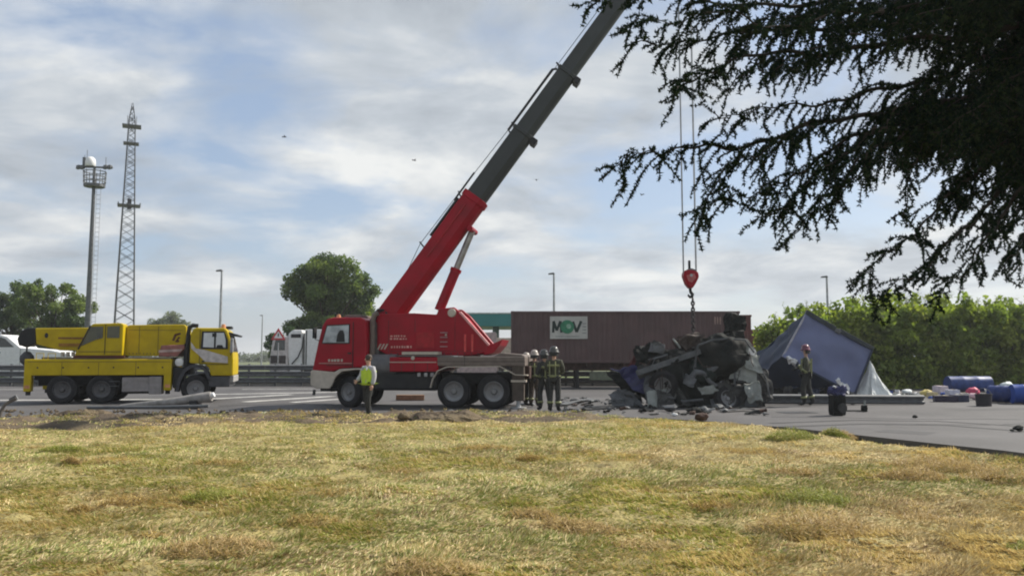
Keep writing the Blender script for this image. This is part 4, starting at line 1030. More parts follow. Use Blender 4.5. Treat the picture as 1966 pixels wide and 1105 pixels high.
MB().bb(lx(1066), lx(1112), -.012, -.008, lz(646.5), lz(644.5)).build('small_print', mat('faint_print', (0.26, 0.27, 0.25), .6), panel)
# far end: faint pale code marks
for k in range(3): MB().bb(lx(1372 + 5 * k), lx(1374.5 + 5 * k), -.02, .0, lz(622), lz(608)).build('code_mark', mat('rust_pale_print', (0.3, 0.2, 0.17), .6), cont)
# trailer under it
tr = empty('container_trailer', ((cl_ + cr_) / 2, CY, 0), 0, 'dark flatbed trailer carrying the maroon container', 'trailer')
hl = (cr_ - cl_) / 2
for yy in (.5, 1.8): MB().bb(-hl, hl, yy, yy + .14, cz0 - .42, cz0 - .012).build('frame_rail', rustm, tr)
for k in range(7): MB().bb(-hl + .2 + k * 1.9, -hl + .35 + k * 1.9, .02, 2.4, cz0 - .2, cz0 - .015).build('cross_beam', rustm, tr)
for q in (2.2, 3.5, 4.8):
    wheel(tr, q, .2, .5, .5, .33); wheel(tr, q, 2.2, .5, .5, .33, math.pi); MB().tube([(q, .2, .5), (q, 2.2, .5)], .07, 8).build('axle', black, tr)
for yy in (.4, 1.9): MB().bb(-2.6, -2.42, yy, yy + .16, .04, cz0 - .4).build('landing_leg', black, tr); MB().bb(-2.72, -2.30, yy - .08, yy + .24, .0, .05).build('landing_foot', black, tr)
MB().bb(-1.9, 1.4, .1, .16, .42, .86).build('side_guard', mat('mossy_guard', (0.14, 0.16, 0.11), .7, dirt=.4), tr, bevel=.01)
# tractor head, hidden behind the red crane for the most part
tract = empty('lorry_tractor', (cl_ - 1.2, CY + .1, 0), 0, 'brownish lorry tractor mostly hidden behind the rear of the red crane', 'lorry')
MB().prism([(-1.6, .5), (-1.7, 1.2), (-1.5, 2.3), (-1.2, 2.9), (.4, 2.95), (.5, .9), (.2, .5)], 0, 2.3).build('cab', mat('dusty_pink_cab', (0.42, 0.34, 0.32), .5, dirt=.3), tract, bevel=.05)
MB().bb(-1.6, 3.2, .7, 1.7, .55, .85).build('chassis', black, tract)
for q in (-.9, 2.4): wheel(tract, q, .2, .5, .5, .33); wheel(tract, q, 2.1, .5, .5, .33, math.pi)
MB().prism([(-1.35, 1.5), (-1.25, 2.2), (-.4, 2.2), (-.4, 1.5)], -.012, .005).build('window', darkglass, tract)
# second and third container further back on the right
cont2 = container(spot(1395, 640, 50).x, spot(1442, 640, 50).x + .01, spot(1400, 650, 50).z - 2.2, spot(1400, 604, 50).z, 50, rustred, 'rust red container end showing just right of the maroon one')
sk = empty('container_chassis', (cont2.location.x, 50, 0), 0, 'low dark frame under the rust red container end', 'trailer')
MB().bb(0, 1.4, .3, 2.2, 0, cont2.location.z - .01).build('frame', black, sk, bevel=.02)
lowb = empty('low_trailer', (spot(1438, 640, 54).x, 54, 0), 0, 'low rust red trailer wall behind the wreck', 'trailer')
hh = spot(1450, 632, 54).z
MB().bb(0, 2.6, 0, 2.3, .9, hh).build('side_board', rustred, lowb, bevel=.02)
for k in range(6): MB().bb(.05 + k * .48, .13 + k * .48, -.04, .0, .9, hh).build('stake', rustred, lowb, bevel=.01)
for q in (.6, 1.9): wheel(lowb, q, .2, .48, .48, .3); MB().bb(q - .1, q + .1, .1, 2.2, .4, .9).build('spring_block', black, lowb)

# ------------------------------------------------------------------ service area canopy, far lorry, car, guard rail, lamps
cp0 = spot(872, 626, 72); cp1 = spot(1120, 602, 72)
can = empty('canopy', (cp0.x, 72, 0), 0, 'flat teal forecourt canopy behind the crane rear', 'canopy')
MB().bb(0, cp1.x - cp0.x, 0, 9, cp0.z, cp1.z).build('fascia', teal, can, bevel=.03)
MB().bb(-.06, cp1.x - cp0.x + .06, -.06, 9.06, cp1.z, cp1.z + .1).build('cap_trim', mat('pale_trim', (.4, .45, .45), .5), can)
for q in (spot(952, 640, 73).x - cp0.x, spot(1085, 640, 73).x - cp0.x): MB().bb(q - .28, q + .28, .8, 1.3, -.1, cp0.z).build('column', mat('dark_green_post', (0.03, 0.07, 0.06), .6), can, bevel=.03)
shedp = spot(936, 648, 66)
shed = empty('box_van', (shedp.x, 66, 0), 0, 'pale brownish box van under the teal canopy', 'van')
MB().bb(0, 4.2, 0, 2.2, .7, shedp.z).build('box', mat('pinkish_box', (0.42, 0.33, 0.30), .6), shed, bevel=.04)
for k in range(8): MB().bb(.25 + k * .52, .29 + k * .52, -.02, 0, .75, shedp.z - .05).build('panel_rib', mat('pinkish_rib', (0.36, 0.28, 0.26), .6), shed)
for q in (.9, 3.3): wheel(shed, q, .2, .42, .42, .25); MB().bb(q - .12, q + .12, .2, 2, .3, .72).build('axle_mount', black, shed)
# white lorry behind the guard rail
lp = spot(516, 700, 53); s_ = 53 / 1600.0
def X(p): return (p - 516) * s_
def Z(p): return 1.6 + (686 - p) * s_
wl = empty('white_lorry', (lp.x, 53, 0), 0, 'white articulated lorry behind the guard rail beside the red cab', 'lorry')
cabw = MB().prism([(X(a), Z(b)) for a, b in ((518, 722), (517, 690), (522, 655), (530, 646), (552, 645), (553, 722))], 0, 2.4).build('cab', mat('lorry_cab_pale', (0.52, 0.48, 0.47), .45, dirt=.3), wl, bevel=.05)
MB().prism([(X(a), Z(b)) for a, b in ((524, 672), (528, 652), (546, 652), (546, 672))], -.012, .01).build('side_window', darkglass, cabw)
MB().bb(X(519), X(548), -.012, .01, Z(697), Z(682)).build('lower_trim', mat('dark_trim', (0.06, 0.05, 0.05), .6), cabw)
MB().prism([(X(a), Z(b)) for a, b in ((549, 660), (552, 640), (560, 633), (578, 633), (579, 720), (556, 720))], .05, 2.35).build('wind_deflector', white, wl, bevel=.08)
MB().bb(X(557), X(576), .03, .06, Z(648), Z(641)).build('deflector_slot', black, wl)
MB().tube([(X(582), .1, Z(640)), (X(580), .0, Z(665)), (X(572), -.05, Z(685)), (X(560), 0, Z(698))], .04, 6).build('air_hose', black, wl, smooth=True)
MB().bb(X(584), X(900), 0, 2.45, Z(706), Z(632)).build('trailer_body', white, wl, bevel=.04)
MB().bb(X(520), X(900), .6, 1.8, Z(718), Z(706)).build('chassis', black, wl)
for q in (535, 640, 840, 868): wheel(wl, X(q), .2, .5, .5, .33); wheel(wl, X(q), 2.2, .5, .5, .33, math.pi)
MB().bb(X(586), X(588), -.02, .0, Z(704), Z(634)).build('door_bar', black, wl)
# warning sign in front of it
sg = empty('warning_sign', (spot(533, 700, 50.6).x, 50.6, .0), 0, 'small triangular warning sign with red border beside the white lorry', 'sign')
MB().tube([(0, .05, -.1), (0, .05, 2.5)], .035, 8).build('post', steel, sg)
zb = spot(533, 652, 50.6).z; zt = spot(533, 629, 50.6).z
MB().prism([(-.45, zb), (.45, zb), (0, zt)], 0, .02).build('plate', mat('sign_red', (0.5, 0.06, 0.07), .5), sg)
MB().prism([(-.27, zb + .1), (.27, zb + .1), (0, zt - .2)], -.006, -.002).build('sign_face', white, sg)
MB().bb(-.035, .035, -.012, -.008, zb + .2, zt - .34).build('sign_symbol', black, sg)
# white van behind the yellow crane
vp = spot(-30, 722, 53); s_ = 53 / 1600.0
def X(p): return (p + 30) * s_
def Z(p): return 1.6 + (686 - p) * s_
van = empty('white_car', (vp.x, 53, 0), 0, 'white car parked behind the guard rail at the left edge', 'car')
vb = MB().prism([(X(a), Z(b)) for a, b in ((-130, 724), (-132, 668), (-120, 650), (-96, 642), (-4, 642), (10, 646), (36, 667), (96, 672), (132, 680), (142, 694), (142, 720), (130, 726))], 0, 2.0).build('body', white, van, bevel=.06)
MB().prism([(X(a), Z(b)) for a, b in ((-14, 666), (-14, 647), (-2, 647), (6, 650), (24, 666))], -.012, .01).build('side_window', darkglass, vb)
MB().prism([(X(a), Z(b)) for a, b in ((-80, 666), (-80, 648), (-20, 647), (-20, 666))], -.012, .01).build('side_window', darkglass, vb)
MB().bb(X(-17), X(-16.4), -.01, .01, Z(722), Z(645)).build('door_gap', black, vb); MB().bb(X(36), X(36.6), -.01, .01, Z(722), Z(669)).build('door_gap', black, vb)
MB().bb(X(-9), X(-2), -.03, .0, Z(678), Z(675)).build('door_handle', black, vb)
MB().bb(X(137), X(143.5), .15, .5, Z(700), Z(690)).build('headlight', mat('lamp_clear', (.6, .6, .6), .2), vb, bevel=.02)
MB().bb(X(114), X(145), -.02, 2.02, Z(727), Z(714)).build('bumper', black, van, bevel=.04)
for q in (-95, 88): wheel(van, X(q), .12, .36, .36, .22); wheel(van, X(q), 1.88, .36, .36, .22, math.pi)
# guard rail along the far carriageway
def wbeam(p0, p1, h, th=.09, sag=0.0, n=2):
    """W-profile steel beam from p0 to p1"""
    p0, p1 = Vector(p0), Vector(p1); d = (p1 - p0).normalized(); side = d.cross(Vector((0, 0, 1))).normalized()
    prof = [(0, .5), (th * .3, .46), (th, .36), (th, .22), (th * .15, .08), (th * .15, -.08), (th, -.22), (th, -.36), (th * .3, -.46), (0, -.5)]
    V = []; F = []; m = len(prof)
    for i in range(n + 1):
        t = i / n; c = p0.lerp(p1, t) + Vector((0, 0, -sag * 4 * t * (1 - t)))
        for a, b in prof: V.append(c + side * a + Vector((0, 0, b * h)))
        for a, b in prof[::-1]: V.append(c + side * (a - .012) + Vector((0, 0, b * h)))
    k = 2 * m
    for i in range(n):
        for j in range(k): F.append((i * k + j, i * k + (j + 1) % k, (i + 1) * k + (j + 1) % k, (i + 1) * k + j))
    F += [tuple(range(k - 1, -1, -1)), tuple(range(n * k, n * k + k))]
    return MB().add(V, F)
gr = empty('guard_rail', (0, 47.5, 0), 0, 'long grey steel guard rail along the far side of the road', 'guard rail')
for zz in (.32, .68, 1.04):
    for k in range(16):
        wbeam((-42 + k * 4, 0, zz), (-38.01 + k * 4, 0, zz), .30).build('rail', darksteel, gr)
for k in range(44): MB().bb(-42 + k * 1.5, -41.88 + k * 1.5, .04, .14, -.05, 1.24).build('post', darksteel, gr)
MB().bb(-42, 22, .2, .5, -.05, .25).build('concrete_footing', concrete, gr)
# street lamps
def lamp(px, ptop, Y, label):
    b = spot(px, 686, Y); top_ = spot(px, ptop, Y).z
    l = empty('street_lamp', (b.x, Y, 0), 0, label, 'street lamp', 'street lamps behind the road')
    MB().tube([(0, 0, -.1), (0, 0, top_ * .5), (0, 0, top_)], [.13, .10, .07], 10).build('pole', steel, l, smooth=True)
    MB().tube([(0, 0, top_ - .1), (-.05, 0, top_ + .03), (-.18, 0, top_ + .05)], .045, 6).build('arm', steel, l)
    MB().prism([(-.42, top_ + .0), (-.40, top_ + .1), (.0, top_ + .16), (.08, top_ + .02)], -.12, .12).build('lamp_head', darksteel, l, bevel=.02)
lamp(421, 521, 62, 'slim street lamp behind the yellow crane cab')
lamp(1064, 527, 62, 'slim street lamp rising behind the maroon container')
lamp(1592, 533, 62, 'slim street lamp rising out of the tall hedge')
lamp(502, 606, 130, 'thin distant street lamp left of the large green tree')
# high light mast with a platform
mp = spot(165, 686, 70); ms = 70 / 1600.0
mast = empty('light_mast', (mp.x, 70, 0), 0, 'tall mast with railed platform and white dome left of the lattice tower', 'mast')
mz = lambda py: spot(174, py, 70).z
MB().tube([(0, 0, -.1), (.03, 0, 8), (.06, 0, mz(345))], [.26, .2, .13], 12).build('pole', darksteel, mast, smooth=True)
r_ = .82
MB().lathe([(.1, 0), (r_, 0), (r_, .22), (.1, .22)], (.1, 0, mz(359)), 'Z', 16).build('platform', darksteel, mast)
for zz in (mz(349), mz(340), mz(330)):
    mb = MB(); mb.tube([(.1 + math.cos(a) * (r_ + .05), math.sin(a) * (r_ + .05), zz) for a in [2 * math.pi * k / 16 for k in range(17)]], .04, 6).build('railing', darksteel, mast)
for k in range(10):
    a = 2 * math.pi * k / 10; MB().tube([(.1 + math.cos(a) * r_, math.sin(a) * r_, mz(359)), (.1 + math.cos(a) * (r_ + .08), math.sin(a) * (r_ + .08), mz(328))], .035, 5).build('railing_post', darksteel, mast)
MB().tube([(.06, 0, mz(345)), (.06, 0, mz(322))], .1, 8).build('mast_head', darksteel, mast)
MB().bar((-1.35, 0, mz(320)), (1.6, 0, mz(322)), .12, .14).build('crossarm', darksteel, mast)
for q in (-1.3, -1.0, 1.0, 1.35): MB().prism([(q - .16, mz(325)), (q - .12, mz(318)), (q + .14, mz(317)), (q + .16, mz(323))], -.2, .2).build('floodlight', darksteel, mast, bevel=.02)
MB().lathe([(.001, .82), (.22, .78), (.36, .62), (.42, .4), (.42, .05), (.38, 0), (.001, 0)], (-.32, 0, mz(319)), 'Z', 18).build('radome', white, mast, smooth=True)
MB().bb(-.95, -.72, -.12, .12, mz(320), mz(302)).build('antenna_panel', darksteel, mast, bevel=.02)
for q, t_ in ((-.62, 288), (1.0, 302), (-.82, 298)): MB().tube([(q, 0, mz(320)), (q, 0, mz(t_))], .025, 5).build('antenna', darksteel, mast)
for q in (.22, .56): MB().tube([(q + .05, .1, .2), (q + .05, .1, mz(360))], .02, 5).build('ladder_rail', steel, mast)
for k in range(38): MB().bar((.27, .1, .6 + k * .4), (.61, .1, .6 + k * .4), .03, .03).build('ladder_rung', steel, mast)
# lattice tower
ty_ = 120.0; tp = spot(236, 686, ty_); tz = lambda py: spot(243, py, ty_).z
tower = empty('lattice_tower', (tp.x, ty_, 0), R(24), 'tall tapering steel lattice tower behind the yellow crane', 'tower')
zt_ = tz(232); h0, h1 = 1.38, .34
def hw(z): return np.interp(z, [0, zt_, tz(198)], [1.45, .42, .06])
for sx in (-1, 1):
    for sy in (-1, 1):
        zs_ = [0, zt_ * .5, zt_, tz(198)]
        MB().tube([(sx * hw(q), sy * hw(q), q) for q in zs_], [.13, .11, .08, .04], 5).build('leg', darksteel, tower)
z = 0.0; 
lv = [0.0]
while lv[-1] < tz(205): lv.append(lv[-1] + max(.8, hw(lv[-1]) * 1.25))
for i in range(len(lv) - 1):
    a, b = lv[i], lv[i + 1]; ha, hb_ = hw(a), hw(b)
    for (p, q) in (((-1, -1), (1, -1)), ((1, -1), (1, 1)), ((1, 1), (-1, 1)), ((-1, 1), (-1, -1))):
        MB().bar((p[0] * ha, p[1] * ha, a), (q[0] * hb_, q[1] * hb_, b), .07, .07).build('brace', darksteel, tower)
        if i % 2 == 0: MB().bar((q[0] * ha, q[1] * ha, a), (p[0] * hb_, p[1] * hb_, b), .07, .07).build('brace', darksteel, tower)
for py, wd in ((395, 1.3), (243, 1.1), (276, .9)):
    zz = tz(py); MB().bb(-wd * 1.15, wd * 1.15, -wd, wd, zz - .07, zz + .07).build('platform', darksteel, tower)
    if py == 395: MB().bb(-.2, .35, -.9, -.4, zz - .6, zz + .9).build('equipment_box', black, tower, bevel=.03)
for q in (-1.4, 1.5): MB().tube([(q, 0, tz(395) - .1), (q, 0, tz(395) + .5)], .1, 6).build('antenna', darksteel, tower)
for q in (-.6, 0, .6): MB().tube([(q, .2, tz(243)), (q, .2, tz(222))], .04, 5).build('antenna', darksteel, tower)
# ------------------------------------------------------------------ wreck of the burnt lorry
WY = 27.6
wb = spot(1335, 785, WY); wb.z = 0
wreck = empty('wrecked_lorry', wb, 0, 'burnt and crushed lorry wreck hanging under the red hook', 'wreck')
def wp(px, py, dy=0.0): return spot(px, py, WY + dy) - wb
def lump(name, m, px, py, size, rot, amp, seed, dy=0.0, freq=1.6, sub=3, parent=None, low=None):
    o = MB().box((0, 0, 0), size).build(name, m, parent or wreck)
    crumple(o, amp, freq, seed, sub)
    q = Euler(rot).to_matrix(); c = wp(px, py, dy)
    for p in o.data.vertices:
        p.co = q @ p.co + c
        if p.co.z < .02: p.co.z = .02 + .01 * random.random()
    o.data.update(); return o
def sheet(name, m, corners, amp, seed, freq=1.8, thick=.02, parent=None, nseg=12):
    """a bent sheet between four corners (each (px, py, depth))"""
    A, B, C, D = [wp(*c) for c in corners]; V = []; F = []
    from mathutils import noise
    n = nseg
    for i in range(n + 1):
        for j in range(n + 1):
            s, t = i / n, j / n
            p = A.lerp(B, s).lerp(D.lerp(C, s), t)
            k = noise.noise_vector(p * freq + Vector((seed, 0, seed * 2))); k2 = noise.noise_vector(p * freq * 2.6 + Vector((0, seed, 3)))
            p = p + k * amp + k2 * amp * .5; p.z = max(p.z, .015); V.append(p)
    for i in range(n):
        for j in range(n): F.append((i * (n + 1) + j, (i + 1) * (n + 1) + j, (i + 1) * (n + 1) + j + 1, i * (n + 1) + j + 1))
    o = MB().add(V, F).build(name, m, parent or wreck)
    s_ = o.modifiers.new('thickness', 'SOLIDIFY'); s_.thickness = thick
    return o
paleg = mat('pale_green_grey', (0.26, 0.275, 0.255), .6, var=.25, scale=3, dirt=.6, dirtc=(0.05, 0.05, 0.047))
ashg = mat('ash_grey', (0.10, 0.105, 0.11), .7, var=.35, scale=4, dirt=.7, dirtc=(0.03, 0.03, 0.03))
lump('burnt_cab', char, 1372, 692, (1.75, 1.7, 1.05), (0, R(-16), 0), .22, 1, .5, 1.5, 4)
lump('roof_shell', char, 1378, 655, (1.5, 1.4, .35), (0, R(-14), 0), .16, 2, .5, 2.0, 3)
lump('engine_block', char, 1290, 705, (1.0, 1.0, .9), (0, R(-20), R(20)), .18, 3, .3, 2.2, 4)
lump('gearbox', char, 1248, 678, (.85, .8, .55), (0, R(-8), R(-14)), .16, 4, .6, 2.6, 3)
lump('burnt_seat', mat('charred_brown', (0.055, 0.042, 0.036), .85, var=.5, scale=5), 1325, 657, (.8, .8, .4), (0, R(-15), 0), .16, 5, .3, 3, 3)
lump('crushed_base', chargrey, 1408, 762, (1.6, 1.5, .75), (0, R(3), R(6)), .16, 6, .2, 2.0, 4)
lump('crushed_base', char, 1318, 768, (1.7, 1.3, .55), (0, R(-4), R(-8)), .2, 7, .3, 2.2, 4)
lump('bulkhead', char, 1330, 735, (1.5, 1.0, .8), (0, R(10), 0), .22, 8, .7, 2.0, 4)
lump('roof_spoiler', char, 1410, 622, (.5, .6, .62), (0, R(12), R(10)), .1, 9, .5, 3, 3)
lump('crushed_grille', ashg, 1262, 668, (.42, .3, .30), (0, R(8), R(5)), .06, 10, -.2, 4, 2)
def boulder(name, m, px, py, r, amp, seed, dy, rot=0.0):
    o = MB().ball((0, 0, 0), r, 44, 30).build(name, m, wreck, smooth=True); crumple(o, amp, 2.2, seed, 0); crumple(o, amp * .3, 8.0, seed + 5, 0)
    q = Matrix.Rotation(rot, 3, 'Y'); c = wp(px, py, dy)
    for p in o.data.vertices:
        p.co = q @ p.co + c
        if p.co.z < .02: p.co.z = .02
    o.data.update(); return o
boulder('crushed_cab_shell', char, 1382, 684, (1.05, .8, .68), .16, 41, -.1, R(-14))
boulder('crushed_engine_bay', char, 1290, 706, (.75, .6, .62), .16, 42, -.05, R(-10))
boulder('crushed_underside', char, 1330, 752, (1.0, .5, .42), .14, 43, -.2)
boulder('melted_tank', mat('melted_green_black', (0.014, 0.02, 0.017), .7, var=.5, bump=.5, bscale=10, spec=.25), 1345, 716, (.55, .4, .45), .12, 44, -.35)
# bent sheets
sheet('door_panel', paleg, ((1420, 676, -.5), (1458, 682, -.3), (1452, 738, -.4), (1416, 730, -.6)), .06, 1)
sheet('door_panel', paleg, ((1404, 692, -.55), (1418, 688, -.5), (1416, 728, -.6), (1400, 726, -.6)), .06, 2)
sheet('wing_panel', ashg, ((1358, 748, -.5), (1440, 742, -.4), (1452, 784, -.6), (1352, 786, -.7)), .14, 3)
sheet('bonnet_piece', char, ((1160, 716, .3), (1212, 706, .3), (1250, 738, -.1), (1236, 772, -.1)), .16, 4, 1.9)
boulder('burnt_tyre_heap', char, 1212, 736, (.42, .4, .34), .1, 47, .5)
sheet('bonnet_piece', navy, ((1172, 706, -.1), (1215, 704, -.1), (1250, 726, -.2), (1242, 762, -.2)), .16, 14, 1.9, nseg=16)
sheet('scrap_sheet', paleg, ((1240, 756, -.6), (1282, 742, -.5), (1290, 772, -.7), (1236, 792, -.9)), .13, 5, 2.4)
sheet('scrap_sheet', chargrey, ((1262, 752, -.7), (1300, 750, -.6), (1330, 772, -.8), (1260, 790, -.9)), .14, 6, 2.6)
sheet('scrap_sheet', ashg, ((1236, 722, -.4), (1252, 718, -.3), (1262, 768, -.6), (1240, 776, -.7)), .08, 7, 2.4)
sheet('scrap_sheet', char, ((1290, 742, -.6), (1350, 738, -.5), (1360, 784, -.7), (1296, 788, -.8)), .15, 8, 2.2)
sheet('roof_sheet', rustm, ((1290, 652, .6), (1330, 638, .6), (1345, 668, .4), (1300, 680, .4)), .09, 9, 2.4)
sheet('roof_sheet', char, ((1215, 672, .2), (1262, 662, .2), (1268, 702, .0), (1222, 712, .0)), .12, 10, 2.4)
sheet('side_sheet', chargrey, ((1225, 705, -.2), (1290, 690, -.3), (1300, 730, -.4), (1250, 745, -.4)), .14, 11, 2.6)
sheet('side_sheet', mat('burnt_red', (0.10, 0.03, 0.028), .8, var=.5), ((1205, 700, .4), (1240, 655, .5), (1250, 690, .4), (1222, 715, .3)), .08, 12, 2.4)
boulder('crushed_axle_heap', chargrey, 1205, 768, (.5, .4, .22), .13, 51, .3)
sheet('torn_side_panel', ashg, ((1170, 752, .2), (1215, 744, .1), (1240, 784, -.4), (1180, 786, -.3)), .14, 31, 2.8)
sheet('torn_side_panel', chargrey, ((1448, 700, .2), (1476, 716, .3), (1486, 766, .1), (1452, 772, -.1)), .12, 32, 2.6)
sheet('torn_side_panel', paleg, ((1426, 736, -.7), (1456, 734, -.6), (1466, 768, -.7), (1436, 774, -.8)), .10, 33, 3.0)
sheet('torn_side_panel', paleg, ((1340, 744, -.95), (1372, 738, -.95), (1380, 752, -.95), (1346, 758, -.95)), .07, 34, 3.2)
# frame rails, bent pipes
MB().bar(wp(1218, 706, .7), wp(1425, 640, .7), .1, .26).build('frame_rail', char, wreck)
MB().bar(wp(1225, 722, -.3), wp(1350, 668, -.3), .08, .2).build('frame_rail', chargrey, wreck)
MB().tube([wp(1404, 692, -.6), wp(1372, 706, -.65), wp(1350, 716, -.7), wp(1336, 714, -.7), wp(1326, 724, -.7)], [.085, .09, .1, .11, .08], 10).build('exhaust_pipe', ashg, wreck, smooth=True)
MB().tube([wp(1352, 716, -.75), wp(1362, 732, -.75), wp(1376, 740, -.7)], [.08, .07, .05], 8).build('exhaust_pipe', ashg, wreck, smooth=True)
lump('silencer', ashg, 1323, 730, (.34, .3, .3), (0, R(20), 0), .06, 12, -.7, 4, 3)
MB().tube([wp(1416, 640, 0), wp(1438, 658, -.1), wp(1446, 668, -.2)], .035, 6).build('roof_rail', paleg, wreck)
MB().tube([wp(1456, 700, -.3), wp(1470, 726, -.3), wp(1478, 762, -.3)], .03, 6).build('mirror_arm', ashg, wreck)
MB().tube([wp(1456, 712, -.35), wp(1464, 724, -.35), wp(1470, 734, -.3)], .05, 6).build('mirror_arm', chargrey, wreck)
MB().tube([wp(1252, 700, -.4), wp(1275, 722, -.5), wp(1305, 748, -.6)], .045, 6).build('strut', ashg, wreck)
MB().tube([wp(1245, 690, -.3), wp(1270, 684, -.4), wp(1282, 680, -.4)], .035, 6).build('strut', ashg, wreck)
MB().tube([wp(1292, 650, 0), wp(1302, 662, -.1), wp(1306, 668, -.1)], .035, 6).build('strut', paleg, wreck)
MB().tube([wp(1280, 760, -.7), wp(1312, 770, -.8), wp(1350, 766, -.8)], .04, 6).build('strut', ashg, wreck)
# what is left of the cab frame: pillars, window frame, seat, wires, ladder frame
for pl in (((1398, 650), (1412, 690), (1410, 738)), ((1398, 650), (1430, 652), (1448, 676)), ((1340, 662), (1370, 652), (1398, 650)), ((1340, 662), (1334, 700), (1342, 730))):
    MB().tube([wp(a, b, -.62) for a, b in pl], .035, 6).build('cab_pillar', ashg, wreck, smooth=True)
for k in range(5):
    a = Vector(wp(1232 + 24 * k, 702 - 8 * k, .2)); MB().bar(a, a + Vector((0, -.75, .02)), .08, .12).build('cross_member', chargrey, wreck)
MB().bar(wp(1222, 716, -.58), wp(1345, 674, -.58), .07, .17).build('frame_rail', ashg, wreck)
t = wheel(wreck, 0, 0, 0, .46, .3); t.location = wp(1274, 738, -.55); t.rotation_euler = (R(12), 0, R(-22))
t = wheel(wreck, 0, 0, 0, .44, .3); t.location = wp(1395, 766, -.55); t.rotation_euler = (R(-20), 0, R(16))
sheet('torn_roof_panel', paleg, ((1424, 662, -.5), (1448, 668, -.4), (1462, 716, -.5), (1430, 706, -.6)), .09, 21, 2.6)
sheet('torn_roof_panel', white, ((1438, 668, -.6), (1450, 672, -.6), (1449, 682, -.6), (1436, 678, -.6)), .04, 22, 3)
rw = random.Random(8)
for k in range(14):
    p = wp(rw.uniform(1240, 1440), rw.uniform(670, 740), -.7); q = p + Vector((rw.uniform(-.5, .5), -.05, rw.uniform(-.7, -.1)))
    MB().tube([p, p.lerp(q, .4) + Vector((0, -.08, -.18)), q], .012, 5).build('loose_wire', rw.choice([black, ashg, rustm]), wreck, smooth=True)
rr = random.Random(5)
for k in range(30):                                        # torn strips and hoses standing out of the heap
    px, py = rr.uniform(1225, 1450), rr.uniform(655, 780)
    p = wp(px, py, rr.uniform(-.75, -.1)); d = Vector((rr.uniform(-1, 1), rr.uniform(-.4, .2), rr.uniform(-.8, .9))).normalized(); l_ = rr.uniform(.15, .5)
    m = rr.choice([char, char, chargrey, chargrey, rustm])
    if k % 2: MB().tube([p, p + d * l_ * .5 + Vector((rr.uniform(-.08, .08), 0, rr.uniform(-.08, .08))), p + d * l_], rr.uniform(.012, .03), 5).build('torn_hose', m, wreck, smooth=True)
    else:
        o = MB().box((0, 0, 0), (l_, rr.uniform(.01, .03), rr.uniform(.06, .2))).build('torn_strip', m, wreck); crumple(o, .03, 4, k, 2)
        q = d.to_track_quat('X', 'Z').to_matrix()
        for v_ in o.data.vertices:
            v_.co = q @ v_.co + p
            if v_.co.z < .02: v_.co.z = .02
t = wheel(wreck, 0, 0, 0, .48, .3); t.location = wp(1300, 772, .9); t.rotation_euler = (R(25), 0, R(15))
t = wheel(wreck, 0, 0, 0, .48, .3); t.location = wp(1425, 720, 1.2); t.rotation_euler = (R(-15), 0, R(-30))

# ------------------------------------------------------------------ tilted blue truck body and its tarpaulin
BY = 32.5
A, B, C, D = spot(1548, 600, BY), spot(1674, 671, BY - .3), spot(1640, 757, BY - .5), spot(1502, 684, BY - .2)
E = spot(1457, 679, BY + 2.6)
vdep = E - A
bb_ = Vector((A.x, BY, 0))
truckbox = empty('truck_body', bb_, 0, 'torn-off blue-grey truck body lying tilted on its edge', 'truck body')
def quad_sheet(P, name, m, th, parent, amp=.02, seed=1, n=10, freq=1.3):
    from mathutils import noise
    V = []; F = []
    for i in range(n + 1):
        for j in range(n + 1):
            s, t = i / n, j / n; p = P[0].lerp(P[1], s).lerp(P[3].lerp(P[2], s), t)
            p = p + noise.noise_vector(p * freq + Vector((seed, seed, 0))) * amp; p = p - bb_; p.z = max(p.z, .01); V.append(p)
    for i in range(n):
        for j in range(n): F.append((i * (n + 1) + j, (i + 1) * (n + 1) + j, (i + 1) * (n + 1) + j + 1, i * (n + 1) + j + 1))
    o = MB().add(V, F).build(name, m, parent); sm = o.modifiers.new('thickness', 'SOLIDIFY'); sm.thickness = th; sm.offset = 0
    return o
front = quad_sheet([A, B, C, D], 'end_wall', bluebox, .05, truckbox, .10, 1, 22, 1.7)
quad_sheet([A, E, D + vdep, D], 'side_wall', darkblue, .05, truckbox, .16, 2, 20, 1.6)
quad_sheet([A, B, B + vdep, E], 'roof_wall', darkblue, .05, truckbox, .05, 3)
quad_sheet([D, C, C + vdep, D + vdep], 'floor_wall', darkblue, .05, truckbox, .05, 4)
nrm = Vector((0, -.04, 0))
def edgebar(p, q, wd, ht, m, nm): MB().bar(p - bb_ + nrm, q - bb_ + nrm, wd, ht).build(nm, m, truckbox, bevel=.01)
midAB = A.lerp(B, .46)
edgebar(A + Vector((-.03, 0, .04)), A.lerp(B, .44) + Vector((0, 0, .0)), .14, .17, mat('edge_dark', (0.035, 0.045, 0.05), .6), 'roof_edge')
edgebar(A.lerp(B, .50) + Vector((0, 0, .03)), B + Vector((.04, 0, .03)), .14, .15, mat('edge_dark', (0.035, 0.045, 0.05), .6), 'roof_edge')
MB().box(A.lerp(B, .47) - bb_ + Vector((0, -.1, -.05)), (.2, .1, .16), (0, R(30), 0)).build('hinge_lug', darksteel, truckbox, bevel=.01)
edgebar(A.lerp(D, .06), D, .07, .06, mat('edge_pale', (0.36, 0.35, 0.38), .5), 'corner_trim')
edgebar(B, C, .06, .06, darkblue, 'corner_trim')
edgebar(D, C, .08, .08, darkblue, 'bottom_trim')
for f_ in ():
    edgebar(A.lerp(B, f_) + Vector((-.05, -.01, -.12)), D.lerp(C, f_) + Vector((0, -.01, .1)), .012, .03, bluebox, 'panel_seam')
